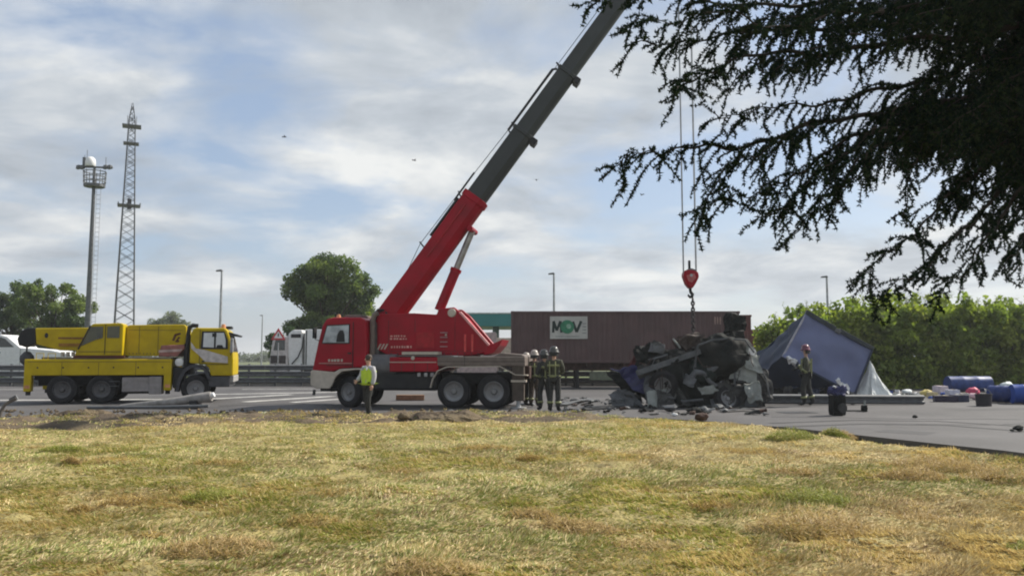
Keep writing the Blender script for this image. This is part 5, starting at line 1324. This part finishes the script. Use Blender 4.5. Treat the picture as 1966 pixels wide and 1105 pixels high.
# crumpled white and blue scraps caught on its lower edge
for k, (px, py, m) in enumerate(((1516, 690, 'w'), (1524, 694, 'w'), (1532, 702, 'b'), (1612, 734, 'w'), (1624, 742, 'w'), (1604, 746, 'b'))):
    o = MB().box((0, 0, 0), (.3, .16, .16)).build('torn_scrap', white if m == 'w' else darkblue, truckbox); crumple(o, .08, 5, k, 3)
    o.location = spot(px, py, BY - .75) - bb_; o.rotation_euler = (random.random(), random.random(), random.random())
# inner rubble under the body
for k in range(9):
    o = MB().box((0, 0, 0), (.7, .5, .35)).build('crushed_load', random.choice([char, darkblue, chargrey]), truckbox); crumple(o, .14, 2.6, k + 30, 3)
    pp = spot(1490 + k * 17, 752, BY - .1) - bb_; pp.z = .2; o.location = pp; o.rotation_euler = (0, random.uniform(-.3, .3), random.uniform(0, 3))
# white tarpaulin spilling beside it
tb = floor_at(1660, 768, 0); tb = Vector((spot(1668, 757, BY).x, BY, 0))
tp_ = empty('white_tarpaulin', tb, 0, 'white tarpaulin slumped in a cone beside the tilted blue truck body', 'tarpaulin')
V = []; F = []; n1, n2 = 40, 12
apex = spot(1671, 690, BY) - tb
for i in range(n1):
    a = 2 * math.pi * i / n1
    for j in range(n2 + 1):
        s = j / n2
        fold = 1 + .16 * math.sin(a * 7 + s * 2) * s + .1 * math.sin(a * 13 + 1) * s
        rad_ = (s ** 1.25) * fold; ex_ = .72 if math.cos(a) > 0 else .66
        V.append((apex.x * (1 - s) + math.cos(a) * rad_ * ex_ + .1 * s, math.sin(a) * rad_ * .6, max(.015, apex.z * (1 - s) ** .92 + .03 * math.sin(a * 5) * s)))
for i in range(n1):
    for j in range(n2): F.append((i * (n2 + 1) + j, ((i + 1) % n1) * (n2 + 1) + j, ((i + 1) % n1) * (n2 + 1) + j + 1, i * (n2 + 1) + j + 1))
o = MB().add(V, F).build('sheet', tarp, tp_, smooth=False); crumple(o, .05, 3, 4, 0)
for v_ in o.data.vertices: v_.co.z = max(v_.co.z, .012)
o = MB().box((0, 0, 0), (.9, .6, .12)).build('sheet_tail', tarp, tp_); crumple(o, .09, 3, 9, 3); o.location = (.85, 0, .12)

# ------------------------------------------------------------------ fallen guard rail beam, pole, posts
p0, p1 = floor_at(1430, 786, 0), floor_at(1775, 776, 0)
fb = empty('fallen_guard_rail', (p0.x, 28.6, 0), 0, 'fallen steel guard rail beam lying across the road right of the wreck', 'guard rail')
x1_ = spot(1776, 768, 28.6).x - p0.x
wbeam((0, 0, .2), (x1_ * .55, -.05, .19), .34, .10, 0, 4).build('beam', darksteel, fb)
wbeam((x1_ * .55 + .004, -.05, .19), (x1_, .1, .17), .32, .10, 0, 4).build('beam', darksteel, fb)
for q in (.9, 2.6, 4.4): MB().bb(q, q + .1, .03, .1, .0, .42).build('post_stub', darksteel, fb)
fp0, fp1 = spot(250, 778, 26.5), spot(404, 757, 26.5)
po = empty('fallen_pole', (fp0.x, 26.5, 0), 0, 'grey fallen pole lying before the yellow crane front wheel', 'pole')
L_ = fp1.x - fp0.x
MB().tube([(-.3, 0, .06), (L_ * .5, .05, .2), (L_ - .1, .1, .36), (L_, .1, .38)], [.07, .13, .17, .15], 14).build('shaft', mat('pole_grey', (0.26, 0.245, 0.23), .6, dirt=.4), po, smooth=True)
MB().tube([(L_ - .1, .1, .36), (L_ + .08, .1, .44)], [.1, .08], 10).build('broken_end', white, po)
MB().box((L_ - .5, .1, .14), (.25, .5, .24)).build('support_block', black, po, bevel=.03)
MB().tube([(-1.2, -.3, .05), (.8, -.3, .06), (2.6, -.35, .1)], .05, 8).build('loose_bar', darksteel, po)
bp_ = floor_at(-2, 806, 0)
bent = empty('bent_post', bp_, 0, 'bent metal post sticking up at the left edge of the verge', 'post')
MB().tube([(0, 0, -.1), (.03, 0, .2), (.12, .02, .4), (.3, .05, .52), (.4, .05, .56)], [.045, .045, .04, .05, .05], 8).build('shaft', mat('post_brown', (0.12, 0.11, 0.1), .7), bent, smooth=True)
MB().box((.32, .05, .54), (.2, .05, .12), (0, R(-28), 0)).build('torn_plate', darksteel, bent)

# ------------------------------------------------------------------ spilled cargo at the right
def drum(px, py, r, ln, rot, label, m=drumblue, Y=None, standing=False, cat='drum', group='spilled drums'):
    p = floor_at(px, py, 0)
    e = empty('drum', (p.x, p.y, 0), 0, label, cat, group)
    prof = [(.001, -ln / 2), (r * .93, -ln / 2), (r * .95, -ln / 2 - .012), (r, -ln / 2 + .0), (r, -ln * .2), (r * 1.035, -ln * .17), (r, -ln * .14), (r, ln * .14), (r * 1.035, ln * .17), (r, ln * .2), (r, ln / 2), (r * .95, ln / 2 + .012), (r * .93, ln / 2), (.001, ln / 2)]
    o = MB().lathe(prof, n=26, axis='Z').build('shell', m, e, smooth=True)
    c = MB().lathe([(.001, .03), (.05, .03), (.05, 0)], (r * .6, 0, ln / 2), 'Z', 10).build('bung_cap', black, e)
    for q in (o, c):
        if standing: q.location = (0, 0, ln / 2 + .015)
        else: q.rotation_euler = (R(90), 0, rot); q.location = (0, 0, r * 1.04)
    return e
drum(1975, 775, .33, 1.05, R(80), 'large blue plastic drum lying at the right edge of the road')
drum(1925, 773, .3, .8, R(35), 'darker blue drum lying just left of the large drum at the right edge', mat('drum_navy', (0.012, 0.03, 0.13), .45))
drum(1860, 752, .36, 2.0, R(92), 'long blue tank lying behind the row of spilled packages', mat('tank_blue', (0.025, 0.055, 0.19), .5, dirt=.3), cat='tank')
cb_ = floor_at(1889, 779, 0)
pail = empty('black_bucket', cb_, 0, 'black bucket standing on the road in front of the blue drums', 'bucket')
MB().lathe([(.001, .02), (.2, .02), (.23, 0), (.25, .36), (.27, .37), (.27, .40), (.24, .40), (.22, .06), (.001, .06)], n=22, axis='Z').build('shell', mat('black_plastic', (0.025, 0.022, 0.028), .5), pail, smooth=True)
MB().tube([(.26 * math.cos(a), 0, .38 + .2 * math.sin(a)) for a in [math.pi * k / 10 for k in range(11)]], .012, 6).build('handle', darksteel, pail)
def mcol(n, c): return mat(n, c, .6, var=.2, scale=5)
pieces = [
 ('sack', 1703, 762, (.35, .3, .14), (0.62, 0.63, 0.62), 'flat white sack beside the tail of the white tarpaulin'),
 ('sack', 1722, 764, (.3, .25, .16), (0.10, 0.13, 0.13), 'dark grey-green sack between two pale sacks near the tarpaulin'),
 ('sack', 1742, 757, (.4, .3, .22), (0.55, 0.58, 0.58), 'light grey sack right of the dark grey-green sack'),
 ('sack', 1757, 764, (.4, .3, .2), (0.05, 0.065, 0.075), 'nearly black sack in front of the light grey sack'),
 ('sack', 1779, 760, (.42, .3, .26), (0.55, 0.45, 0.16), 'yellow sack in the row of spilled packages'),
 ('carton', 1790, 763, (.3, .3, .22), (0.60, 0.50, 0.28), 'small straw-coloured carton touching the yellow sack'),
 ('carton', 1806, 756, (.5, .4, .36), (0.56, 0.49, 0.53), 'pale pink carton left of the lilac carton'),
 ('carton', 1829, 760, (.45, .35, .27), (0.50, 0.50, 0.60), 'low pale lilac carton between the pink carton and the red bag'),
 ('crate', 1815, 771, (.75, .4, .22), (0.035, 0.028, 0.05), 'dark low crate in front of the pink carton'),
 ('crate', 1842, 771, (.5, .4, .25), (0.03, 0.035, 0.07), 'dark navy crate right of the dark low crate'),
 ('carton', 1852, 770, (.18, .3, .3), (0.55, 0.52, 0.50), 'narrow whitish carton between the navy crate and the red bag'),
 ('sack', 1868, 760, (.5, .35, .32), (0.45, 0.05, 0.11), 'bright red bag heaped before the blue tank'),
 ('sack', 1872, 767, (.34, .3, .2), (0.62, 0.42, 0.45), 'small pink bag in front of the red bag'),
 ('carton', 1902, 764, (.2, .2, .2), (0.55, 0.58, 0.62), 'small pale box behind the black bucket'),
 ('sack', 1933, 752, (.55, .4, .42), (0.62, 0.68, 0.66), 'white bag behind the large blue drum'),
]
for k, (nm, px, py, sz, c_, lab) in enumerate(pieces):
    p = floor_at(px, py, 0); p.y -= 0
    e = empty(nm, (p.x, p.y, 0), random.uniform(-.4, .4), lab, {'sack': 'sack', 'carton': 'box', 'crate': 'crate'}[nm], 'spilled packages')
    m = mcol('cargo_%d' % k, c_)
    if nm == 'sack':
        o = MB().ball((0, 0, 0), (sz[0] * .62, sz[1] * .6, sz[2] * .62), 16, 10).build('bag', m, e, smooth=True); crumple(o, .06, 5, k, 0)
        zmin = min(v_.co.z for v_ in o.data.vertices); o.location.z = -zmin * .8
        for v_ in o.data.vertices:
            if v_.co.z < zmin * .8: v_.co.z = zmin * .8
        MB().lathe([(.001, .06), (.05, .05), (.025, 0), (.06, -.05)], (sz[0] * .45, 0, sz[2] * .7), 'Z', 8).build('tied_neck', m, e, smooth=True)
    else:
        o = MB().box((0, 0, sz[2] / 2), sz).build('box', m, e); crumple(o, .018, 5, k, 2)
        for v_ in o.data.vertices: v_.co.z = max(v_.co.z, .003)
        MB().box((0, 0, sz[2] + .012), (sz[0] * .16, sz[1] * .98, .012)).build('tape', mcol('tape', (0.4, 0.34, 0.25)), e)
# more small litter in the row
for k in range(26):
    p = floor_at(random.uniform(1690, 1920), random.uniform(752, 768), 0)
    o = MB().box((0, 0, 0), (random.uniform(.1, .3), random.uniform(.08, .2), random.uniform(.05, .14))).build('litter_scrap', random.choice([white, paleg, darkblue, black, ashg, drumblue]))
    crumple(o, .04, 6, k, 2); mn = min(v_.co.z for v_ in o.data.vertices); o.location = (p.x, p.y, -mn + .002); o.rotation_euler = (0, 0, random.uniform(0, 3))
    tag(o, 'small crumpled scrap of litter among the spilled packages', 'litter', 'litter scraps among the spilled packages')
# dark machine part with a blue scrap on top, right of the standing firefighter
mpx = floor_at(1608, 797, 0)
mach = empty('burnt_machine_part', mpx, R(8), 'burnt upright machine part with blue and white scrap on top, on the open road', 'scrap')
o = MB().box((0, 0, .33), (.44, .36, .64)).build('housing', char, mach, bevel=.03); crumple(o, .03, 4, 2, 2)
for v_ in o.data.vertices: v_.co.z = max(v_.co.z, .01)
MB().lathe([(.001, -.05), (.15, -.05), (.16, .0), (.001, .02)], (.06, -.2, .24), 'Y', 16).build('flange', chargrey, mach)
MB().lathe([(.001, -.05), (.09, -.05), (.09, .0), (.001, .02)], (-.1, -.2, .48), 'Y', 12).build('flange', char, mach)
o = MB().box((0, 0, .76), (.5, .3, .24)).build('blue_scrap', navy, mach); crumple(o, .12, 4, 5, 3)
for k, dx in enumerate((-.08, .14, .3)):
    o = MB().box((0, 0, 0), (.2, .08, .07)).build('white_scrap', white, mach); crumple(o, .04, 7, k, 2); o.location = (dx, -.08, .86 - .06 * k); o.rotation_euler = (0, .5, .3)
mach.scale = (.85, .85, .88)
sp = floor_at(1660, 790, 0)
st = empty('broken_pedal', sp, 0, 'small dark stub with a thin bar beside the burnt machine part', 'scrap')
o = MB().box((0, 0, .1), (.14, .14, .2)).build('stub', char, st); crumple(o, .03, 6, 3, 2)
for v_ in o.data.vertices: v_.co.z = max(v_.co.z, .005)
MB().tube([(-.05, 0, .03), (-.35, -.02, .035), (-.6, 0, .03)], .022, 6).build('bar', char, st)
MB().tube([(0, 0, .18), (.02, 0, .34)], .03, 6).build('pin', paleg, st)
# loose pieces on the road, one by one
for px, py, s, lab in ((1757, 803, .13, 'small dark stone-like fragment alone on the open road'), (1956, 828, .22, 'dark charred fragment near the right edge of the road'), (1943, 829, .09, 'tiny fragment beside the dark one near the right edge'), (1348, 808, .34, 'dark rusty lump at the grass edge below the wreck'), (1336, 792, .3, 'scorched lump on the road just before the wreck'), (1295, 798, .16, 'bright white fragment on the road before the wreck'), (507, 800, .2, 'small bright white scrap on the soil verge'), (868, 792, .35, 'pale flat scrap lying before the red crane rear wheels'), (775, 808, .3, 'brown clod of soil right of the person in the vest')):
    p = floor_at(px, py, 0)
    m = white if 'white' in lab else (ashg if 'pale' in lab else (soil if 'clod' in lab else (rustm if 'rusty' in lab else char)))
    o = MB().ball((0, 0, 0), (s * .5, s * .4, s * (.12 if 'flat' in lab else .28)), 18, 12).build('clod' if 'clod' in lab else 'debris_fragment', m, smooth=True); crumple(o, s * .13, 3.2 / s, int(px), 0)
    mn = min(v_.co.z for v_ in o.data.vertices); o.location = (p.x, p.y, -mn * .85 + (.02 if py > 798 else 0)); tag(o, lab, 'clod' if 'clod' in lab else 'debris')
# scattered debris field left and in front of the wreck
rr = random.Random(11)
proto = []
for k in range(8):
    o = (MB().box((0, 0, 0), (.3, .2, .08)) if k % 2 else MB().ball((0, 0, 0), (.16, .12, .07), 12, 8)).build('debris_fragment', [char, chargrey, ashg, char, darksteel, rustm, ashg, char][k]); crumple(o, .09, 4, k + 60, 3 if k % 2 else 1)
    mn = min(v_.co.z for v_ in o.data.vertices)
    for v_ in o.data.vertices: v_.co.z -= mn - .002
    proto.append(o)
for k in range(120):
    src = proto[k] if k < 8 else proto[k % 8]
    o = src if k < 8 else src.copy()
    if k >= 8: col.objects.link(o)
    px = rr.uniform(1070, 1250) if k % 3 else rr.uniform(1240, 1470)
    py = rr.uniform(764, 794) if k % 3 else rr.uniform(784, 797)
    p = floor_at(px, py, 0); o.location = (p.x, p.y, .003); s = rr.uniform(.22, .8) * (1.5 if k % 9 == 0 else 1); o.scale = (s * rr.uniform(.7, 1.6), s, s * rr.uniform(.4, 1.1)); o.rotation_euler = (0, 0, rr.uniform(0, 6.28))
    cn = ['black charred', 'scorched grey', 'ash grey', 'black charred', 'bare steel', 'rusty', 'ash grey', 'black charred'][k % 8]; side_ = 'left of the wreck' if px < 1250 else 'before the wreck'
    tag(o, f'small {cn} metal fragment on the road {side_}', 'debris', f'{cn} fragments {side_}')
# long thin planks / strips in the debris
for k, (a, b, lab) in enumerate((((1070, 780), (1135, 768), 'pale flat metal strip on the road left of the wreck'), ((1110, 788), (1190, 783), 'dark narrow strip lying before the debris left of the wreck'), ((1385, 791), (1440, 788), 'grey strip lying along the front of the wreck'))):
    p, q = floor_at(*a), floor_at(*b); e = empty('metal_strip', (p.x, p.y, 0), 0, lab, 'debris')
    o = MB().bar(Vector((0, 0, .05)), q - p + Vector((0, 0, .08)), .3, .02).build('sheet', ashg if k != 1 else chargrey, e); crumple(o, .04, 2, k, 3)
    for v_ in o.data.vertices: v_.co.z = max(v_.co.z, .005)
# under the red crane: two timber blocks
for k, (px, lab) in enumerate(((775, 'brown timber block on the road under the red crane, left one'), (800, 'brown timber block on the road under the red crane, right one'))):
    p = floor_at(px, 768, 0); o = MB().box((0, 0, .11), (.55, .3, .2), (0, 0, .2 * k)).build('timber_block', mat('timber', (0.25, 0.16, 0.10), .8, var=.3, scale=4), None, bevel=.02); o.location = p; tag(o, lab, 'timber', 'timber blocks under the red crane')
# soil heaps on the verge
for k, (px, py, s, lab) in enumerate(((160, 797, .8, 'low soil heap with pale stones on the verge before the yellow crane'), (460, 798, .7, 'dark low soil heap on the verge right of the fallen pole'), (850, 806, 1.1, 'broad grey-brown soil heap at the grass edge before the red crane'), (300, 806, .9, 'low brown soil heap on the verge below the fallen pole'))):
    p = floor_at(px, py, 0); o = MB().ball((0, 0, 0), (s, s * .55, s * .2), 40, 20).build('soil_heap', soil, None, smooth=False); crumple(o, .09, 2.6, k, 0); crumple(o, .05, 9.0, k + 3, 0); o.location = (p.x, p.y, -.02); tag(o, lab, 'soil')
# clods strewn over the verge
Vc = []; Fc = []
mb = MB()
for k in range(900):
    px = rr.uniform(-40, 1010); py = rr.uniform(788, 826); p = floor_at(px, py, 0.0)
    if float(edge_y(p.x)) - p.y > float(verge_w(p.x)) - .4: continue
    s = rr.uniform(.02, .085) * (1.4 if rr.random() < .1 else 1)
    vs_ = [(p.x + rr.uniform(.6, 1.2) * s * a, p.y + rr.uniform(.6, 1.2) * s * b, .03 + rr.uniform(.5, 1.1) * s * c) for a, b, c in ((1, 0, 0), (0, 1, 0), (-1, 0, 0), (0, -1, 0), (0, 0, 1), (0, 0, -.7))]
    mb.add(vs_, [(0, 1, 4), (1, 2, 4), (2, 3, 4), (3, 0, 4), (1, 0, 5), (2, 1, 5), (3, 2, 5), (0, 3, 5)])
tag(mb.build('soil_crumbs', soil), 'crumbs and clods of soil strewn along the verge', 'soil', kind='stuff')
# ------------------------------------------------------------------ people
def skinned(name, verts, edges, radii, m, parent, root=0, sub=2):
    me = bpy.data.meshes.new(name); me.from_pydata(verts, edges, []); me.materials.append(m)
    o = bpy.data.objects.new(name, me); col.objects.link(o); o.parent = parent
    o.modifiers.new('skin', 'SKIN')
    sv = me.skin_vertices[0].data
    for i, r in enumerate(radii):
        sv[i].radius = r if isinstance(r, tuple) else (r, r); sv[i].use_root = (i == root)
    o.modifiers['skin'].use_smooth_shade = True; o.modifiers['skin'].branch_smoothing = .6
    s = o.modifiers.new('sub', 'SUBSURF'); s.levels = sub; s.render_levels = sub
    return o
def person(label, loc, rz, height, jac, trou, head, pose=None, vest=None, stripes=True, group=None, headc=None):
    """stands on the ground facing local -Y"""
    k = height / 1.78
    e = empty('person', loc, rz, label, 'person', group)
    J = dict(pel=(0, 0, .98), wst=(0, .0, 1.10), chs=(0, .01, 1.34), nck=(0, .0, 1.50), hd0=(0, -.01, 1.60), hd1=(0, -.012, 1.70),
             shL=(.185, 0, 1.43), elL=(.235, .02, 1.16), wrL=(.24, -.06, .93), shR=(-.185, 0, 1.43), elR=(-.235, .02, 1.16), wrR=(-.24, -.06, .93),
             hpL=(.095, 0, .93), knL=(.11, -.02, .52), anL=(.12, .02, .10), toL=(.13, -.13, .045), hpR=(-.095, 0, .93), knR=(-.11, -.02, .52), anR=(-.12, .02, .10), toR=(-.13, -.13, .045))
    if pose: J.update(pose)
    J = {a: tuple(q * k for q in b) for a, b in J.items()}
    def part(nm, names, links, rad, m, sub=2):
        vs_ = [J[n] if isinstance(n, str) else tuple(n) for n in names]
        return skinned(nm, vs_, links, [(r * k if not isinstance(r, tuple) else (r[0] * k, r[1] * k)) for r in rad], m, e, 0, sub)
    nm = ['pel', 'wst', 'chs', 'nck', 'hd0', 'hd1', 'shL', 'elL', 'wrL', 'shR', 'elR', 'wrR', 'hpL', 'knL', 'anL', 'toL', 'hpR', 'knR', 'anR', 'toR']
    lk = [(0, 1), (1, 2), (2, 3), (3, 4), (4, 5), (2, 6), (6, 7), (7, 8), (2, 9), (9, 10), (10, 11), (0, 12), (12, 13), (13, 14), (14, 15), (0, 16), (16, 17), (17, 18), (18, 19)]
    rd = [.09, .08, .075, .05, .075, .08, .04, .035, .03, .04, .035, .03, .07, .055, .04, .035, .085, .055, .04, .035]
    part('body', nm, lk, rd, skin_m)
    # clothes
    ja = part('jacket', ['wst', 'pel', 'chs', (J['nck'][0], J['nck'][1], J['nck'][2] + .04 * k), 'shL', 'elL', 'wrL', 'shR', 'elR', 'wrR'], [(0, 1), (0, 2), (2, 3), (2, 4), (4, 5), (5, 6), (2, 7), (7, 8), (8, 9)], [(.165, .125), (.175, .135), (.165, .15), (.105, .105), .095, .07, .058, .095, .07, .058], jac)
    tro = part('trousers', ['pel', 'hpL', 'knL', 'anL', 'hpR', 'knR', 'anR'], [(0, 1), (1, 2), (2, 3), (0, 4), (4, 5), (5, 6)], [(.15, .12), .108, .085, .075, .108, .085, .075], trou)
    for s in 'LR':
        a, t_ = Vector(J['an' + s]), Vector(J['to' + s])
        part('boot', [tuple((a + Vector((0, 0, .12 * k))) / 1), 'an' + s, 'to' + s], [(0, 1), (1, 2)], [.06, .062, .05], black, 2)
    # hands: palm and five fingers
    for s, sg in (('L', 1), ('R', -1)):
        w0 = Vector(J['wr' + s]); el = Vector(J['el' + s]); d = (w0 - el).normalized(); lat = Vector((0, -1, 0)); lat = (lat - d * lat.dot(d)).normalized(); nn = d.cross(lat)
        mb = MB(); mb.ball(w0 + d * .045 * k, (.032 * k, .045 * k, .05 * k), 8, 6)
        for f, (o_, ln) in enumerate(((-.03, .06), (-.01, .075), (.01, .08), (.03, .07))):
            b = w0 + d * .08 * k + lat * o_ * k
            mb.tube([b, b + d * ln * .5 * k, b + (d * ln * .85 + nn * .02 * sg) * k], [.010 * k, .009 * k, .007 * k], 6)
        b = w0 + d * .03 * k + lat * .035 * k; mb.tube([b, b + (d * .02 + lat * .03) * k, b + (d * .055 + lat * .035) * k], [.012 * k, .011 * k, .008 * k], 6)
        mb.build('hand', skin_m if head != 'fire' else black, e, smooth=True)
    h0, h1 = Vector(J['hd0']), Vector(J['hd1']); c = (h0 + h1) / 2 + Vector((0, 0, .005))
    # face
    mb = MB(); mb.tube([c + Vector((0, -.085, .02)) * k, c + Vector((0, -.115, -.02)) * k, c + Vector((0, -.09, -.03)) * k], [.008 * k, .018 * k, .01 * k], 6)
    for sx in (-1, 1): mb.ball(c + Vector((sx * .085, .005, 0)) * k, (.015 * k, .025 * k, .035 * k), 8, 5)
    mb.tube([c + Vector((-.028, -.083, -.062)) * k, c + Vector((0, -.09, -.064)) * k, c + Vector((.028, -.083, -.062)) * k], .007 * k, 5)
    fc = mb.build('face', skin_m, e, smooth=True)
    for sx in (-1, 1): MB().ball(c + Vector((sx * .032, -.078, .018)) * k, .012 * k, 8, 5).build('eye', eye_m, fc, smooth=True)
    if head == 'fire':
        m = headc or helmet_dark
        hp = [(.001, .155), (.05, .148), (.09, .12), (.12, .07), (.13, .015), (.155, -.01), (.158, -.022), (.12, -.01)]
        o = MB().lathe([(a * k, b * k) for a, b in hp], c + Vector((0, .005, .03)) * k, 'Z', 20).build('helmet', m, e, smooth=True)
        MB().bar(c + Vector((0, -.11, .13)) * k, c + Vector((0, .11, .13)) * k, .02 * k, .06 * k).build('helmet_comb', m, o, bevel=.01)
        nv = MB().lathe([(.125 * k, 0), (.135 * k, -.12 * k), (.12 * k, -.12 * k)], c + Vector((0, .01, .02)) * k, 'Z', 12, math.pi).build('neck_guard', cloth_dark, e)
    else:
        MB().lathe([(a * k, b * k) for a, b in ((.001, .125), (.05, .118), (.085, .085), (.1, .03), (.098, -.02), (.085, -.05))], c + Vector((0, .018, .01)) * k, 'Z', 18).build('hair', hair_m if head == 'hair' else helmet_white, e, smooth=True)
    def ring(nm_, p, d, rx_, ry_, wd, m, par):
        d = Vector(d).normalized(); a = d.cross(Vector((0, 1, 0))); a = a.normalized() if a.length > .1 else Vector((1, 0, 0)); b = d.cross(a)
        V = []; n = 18
        for q in range(n):
            t = 2 * math.pi * q / n
            for h_ in (-wd / 2, wd / 2): V.append(Vector(p) + a * math.cos(t) * rx_ + b * math.sin(t) * ry_ + d * h_)
        o = MB().add(V, [(2 * q, 2 * ((q + 1) % n), 2 * ((q + 1) % n) + 1, 2 * q + 1) for q in range(n)]).build(nm_, m, par, smooth=True)
        sm = o.modifiers.new('thickness', 'SOLIDIFY'); sm.thickness = .008
    if stripes:
        zc = lambda z_: tuple(q for q in Vector(J['pel']).lerp(Vector(J['chs']), (z_ - .98) / .36))
        for z_, rx_, ry_ in ((1.30, .198, .150), (1.0, .190, .150)): ring('reflective_band', zc(z_), Vector(J['chs']) - Vector(J['pel']), rx_ * k, ry_ * k, .065 * k, stripe_m, ja)
        for s in 'LR':
            a, b = Vector(J['el' + s]), Vector(J['wr' + s]); ring('reflective_band', a.lerp(b, .55), b - a, .073 * k, .073 * k, .05 * k, stripe_m, ja)
            a, b = Vector(J['kn' + s]), Vector(J['an' + s]); ring('reflective_band', a.lerp(b, .62), b - a, .092 * k, .092 * k, .06 * k, stripe_m, tro)
            # braces down the front and back of the jacket
            sx = .085 if s == 'L' else -.085
            for yy in (-.128, .138): MB().bar(Vector(J['chs']) + Vector((sx, yy, .07)) * k, Vector(J['pel']) + Vector((sx, yy, .0)) * k, .02 * k, .045 * k).build('reflective_strap', stripe_m, ja)
    if vest:
        ve = part('vest', ['wst', 'pel', 'chs', 'shL', 'shR'], [(0, 1), (0, 2), (2, 3), (2, 4)], [(.235, .235), (.225, .225), (.235, .235), .12, .12], vest)
        ring('reflective_band', tuple(Vector(J['wst']) + Vector((0, 0, -.08 * k))), (0, 0, 1), .20 * k, .158 * k, .06 * k, stripe_m, ve)
        for sx in (-.09, .09):
            for yy in (-.145, .145): MB().bar(Vector(J['chs']) + Vector((sx, yy, .1)) * k, Vector(J['pel']) + Vector((sx, yy, .02)) * k, .015 * k, .05 * k).build('reflective_strap', greycloth, ve)
    return e
def stand(px, py, Y=None):
    p = floor_at(px, py, 0) if Y is None else Vector((spot(px, 700, Y).x, Y, 0)); return p
fire = dict(jac=cloth_olive, trou=cloth_dark, head='fire')
walk = dict(knL=(.11, -.10, .53), anL=(.11, -.06, .10), toL=(.12, -.21, .05), knR=(-.11, .04, .53), anR=(-.11, .16, .12), toR=(-.12, .02, .05))
armsfwd = dict(elL=(.24, -.06, 1.17), wrL=(.15, -.26, 1.12), elR=(-.24, -.06, 1.17), wrR=(-.15, -.26, 1.1))
G_ = 'people working at the crash site'
person('person in yellow-green hi-vis vest and dark trousers standing on the verge before the red cab', stand(706, 803), R(-40), 1.68, greycloth, cloth_dark, 'hair', dict(walk, elR=(-.25, -.05, 1.18), wrR=(-.2, -.24, 1.05)), vest=hivis, stripes=False, group=G_)
person('firefighter nearest the container, back turned, rightmost of the group behind the red crane', stand(1064, 790), R(160), 1.88, cloth_olive, cloth_dark, 'fire', armsfwd, group=G_, headc=helmet_dark)
person('firefighter in dark kit, second from right of the group behind the red crane', stand(1046, 788), R(215), 1.80, cloth_dark, cloth_dark, 'fire', dict(walk, **{'elL': (.26, .03, 1.18), 'wrL': (.3, -.05, .95), 'hd1': (.03, -.03, 1.69)}), group=G_, headc=helmet_dark)
person('firefighter in brownish kit, second from the left of the group behind the red crane', stand(1026, 781), R(150), 1.80, cloth_brown, cloth_brown, 'fire', armsfwd, group=G_, headc=helmet_white)
person('firefighter with pale helmet closest to the rear of the red crane', stand(1010, 779), R(100), 1.72, cloth_brown, cloth_dark, 'fire', None, group=G_, headc=helmet_white)
person('lone firefighter with reddish helmet standing before the tilted blue truck body', stand(1550, 779), R(-115), 1.98, cloth_olive, cloth_dark, 'fire', dict(walk, elR=(-.24, -.1, 1.2), wrR=(-.2, -.3, 1.12), elL=(.25, .04, 1.17), wrL=(.24, -.1, .98)), group=G_, headc=helmet_red)
# ------------------------------------------------------------------ birds in the sky
for k, (px, py, lab) in enumerate(((547, 263, 'tiny dark bird in the sky right of the lattice tower'), (796, 308, 'tiny dark bird in the blue sky left of the boom'), (1030, 346, 'tiny dark bird just right of the boom'), (1232, 374, 'tiny dark bird left of the crane ropes'))):
    p = spot(px, py, 60); b = empty('bird', p, R(40 * k), lab, 'bird', 'birds in the sky')
    MB().ball((0, 0, 0), (.13, .04, .04), 8, 6).tube([(-.1, 0, 0), (-.2, 0, .01)], [.03, .05], 5).build('torso', black, b, smooth=True)
    for s in (-1, 1): MB().add([(.05, 0, .02), (-.05, 0, .02), (-.06, s * .16, .08), (-.08, s * .3, .04), (.02, s * .16, .085)], [(0, 1, 2, 4), (4, 2, 3)]).build('wing', black, b)

# ------------------------------------------------------------------ morning haze over the plain
hz = bpy.data.materials.new('haze'); hz.use_nodes = True; ht = hz.node_tree; ht.nodes.clear()
ho = ht.nodes.new('ShaderNodeOutputMaterial'); hv = ht.nodes.new('ShaderNodeVolumePrincipled')
hv.inputs['Color'].default_value = (0.93, 0.95, 0.97, 1); hv.inputs['Density'].default_value = 0.00045; hv.inputs['Anisotropy'].default_value = 0.3
ht.links.new(hv.outputs[0], ho.inputs['Volume'])
hb_ = MB().bb(-2600, 2600, -80, 4100, -1.3, 44).build('haze', hz); tag(hb_, 'thin pale haze in the air over the whole place', 'haze', kind='stuff')
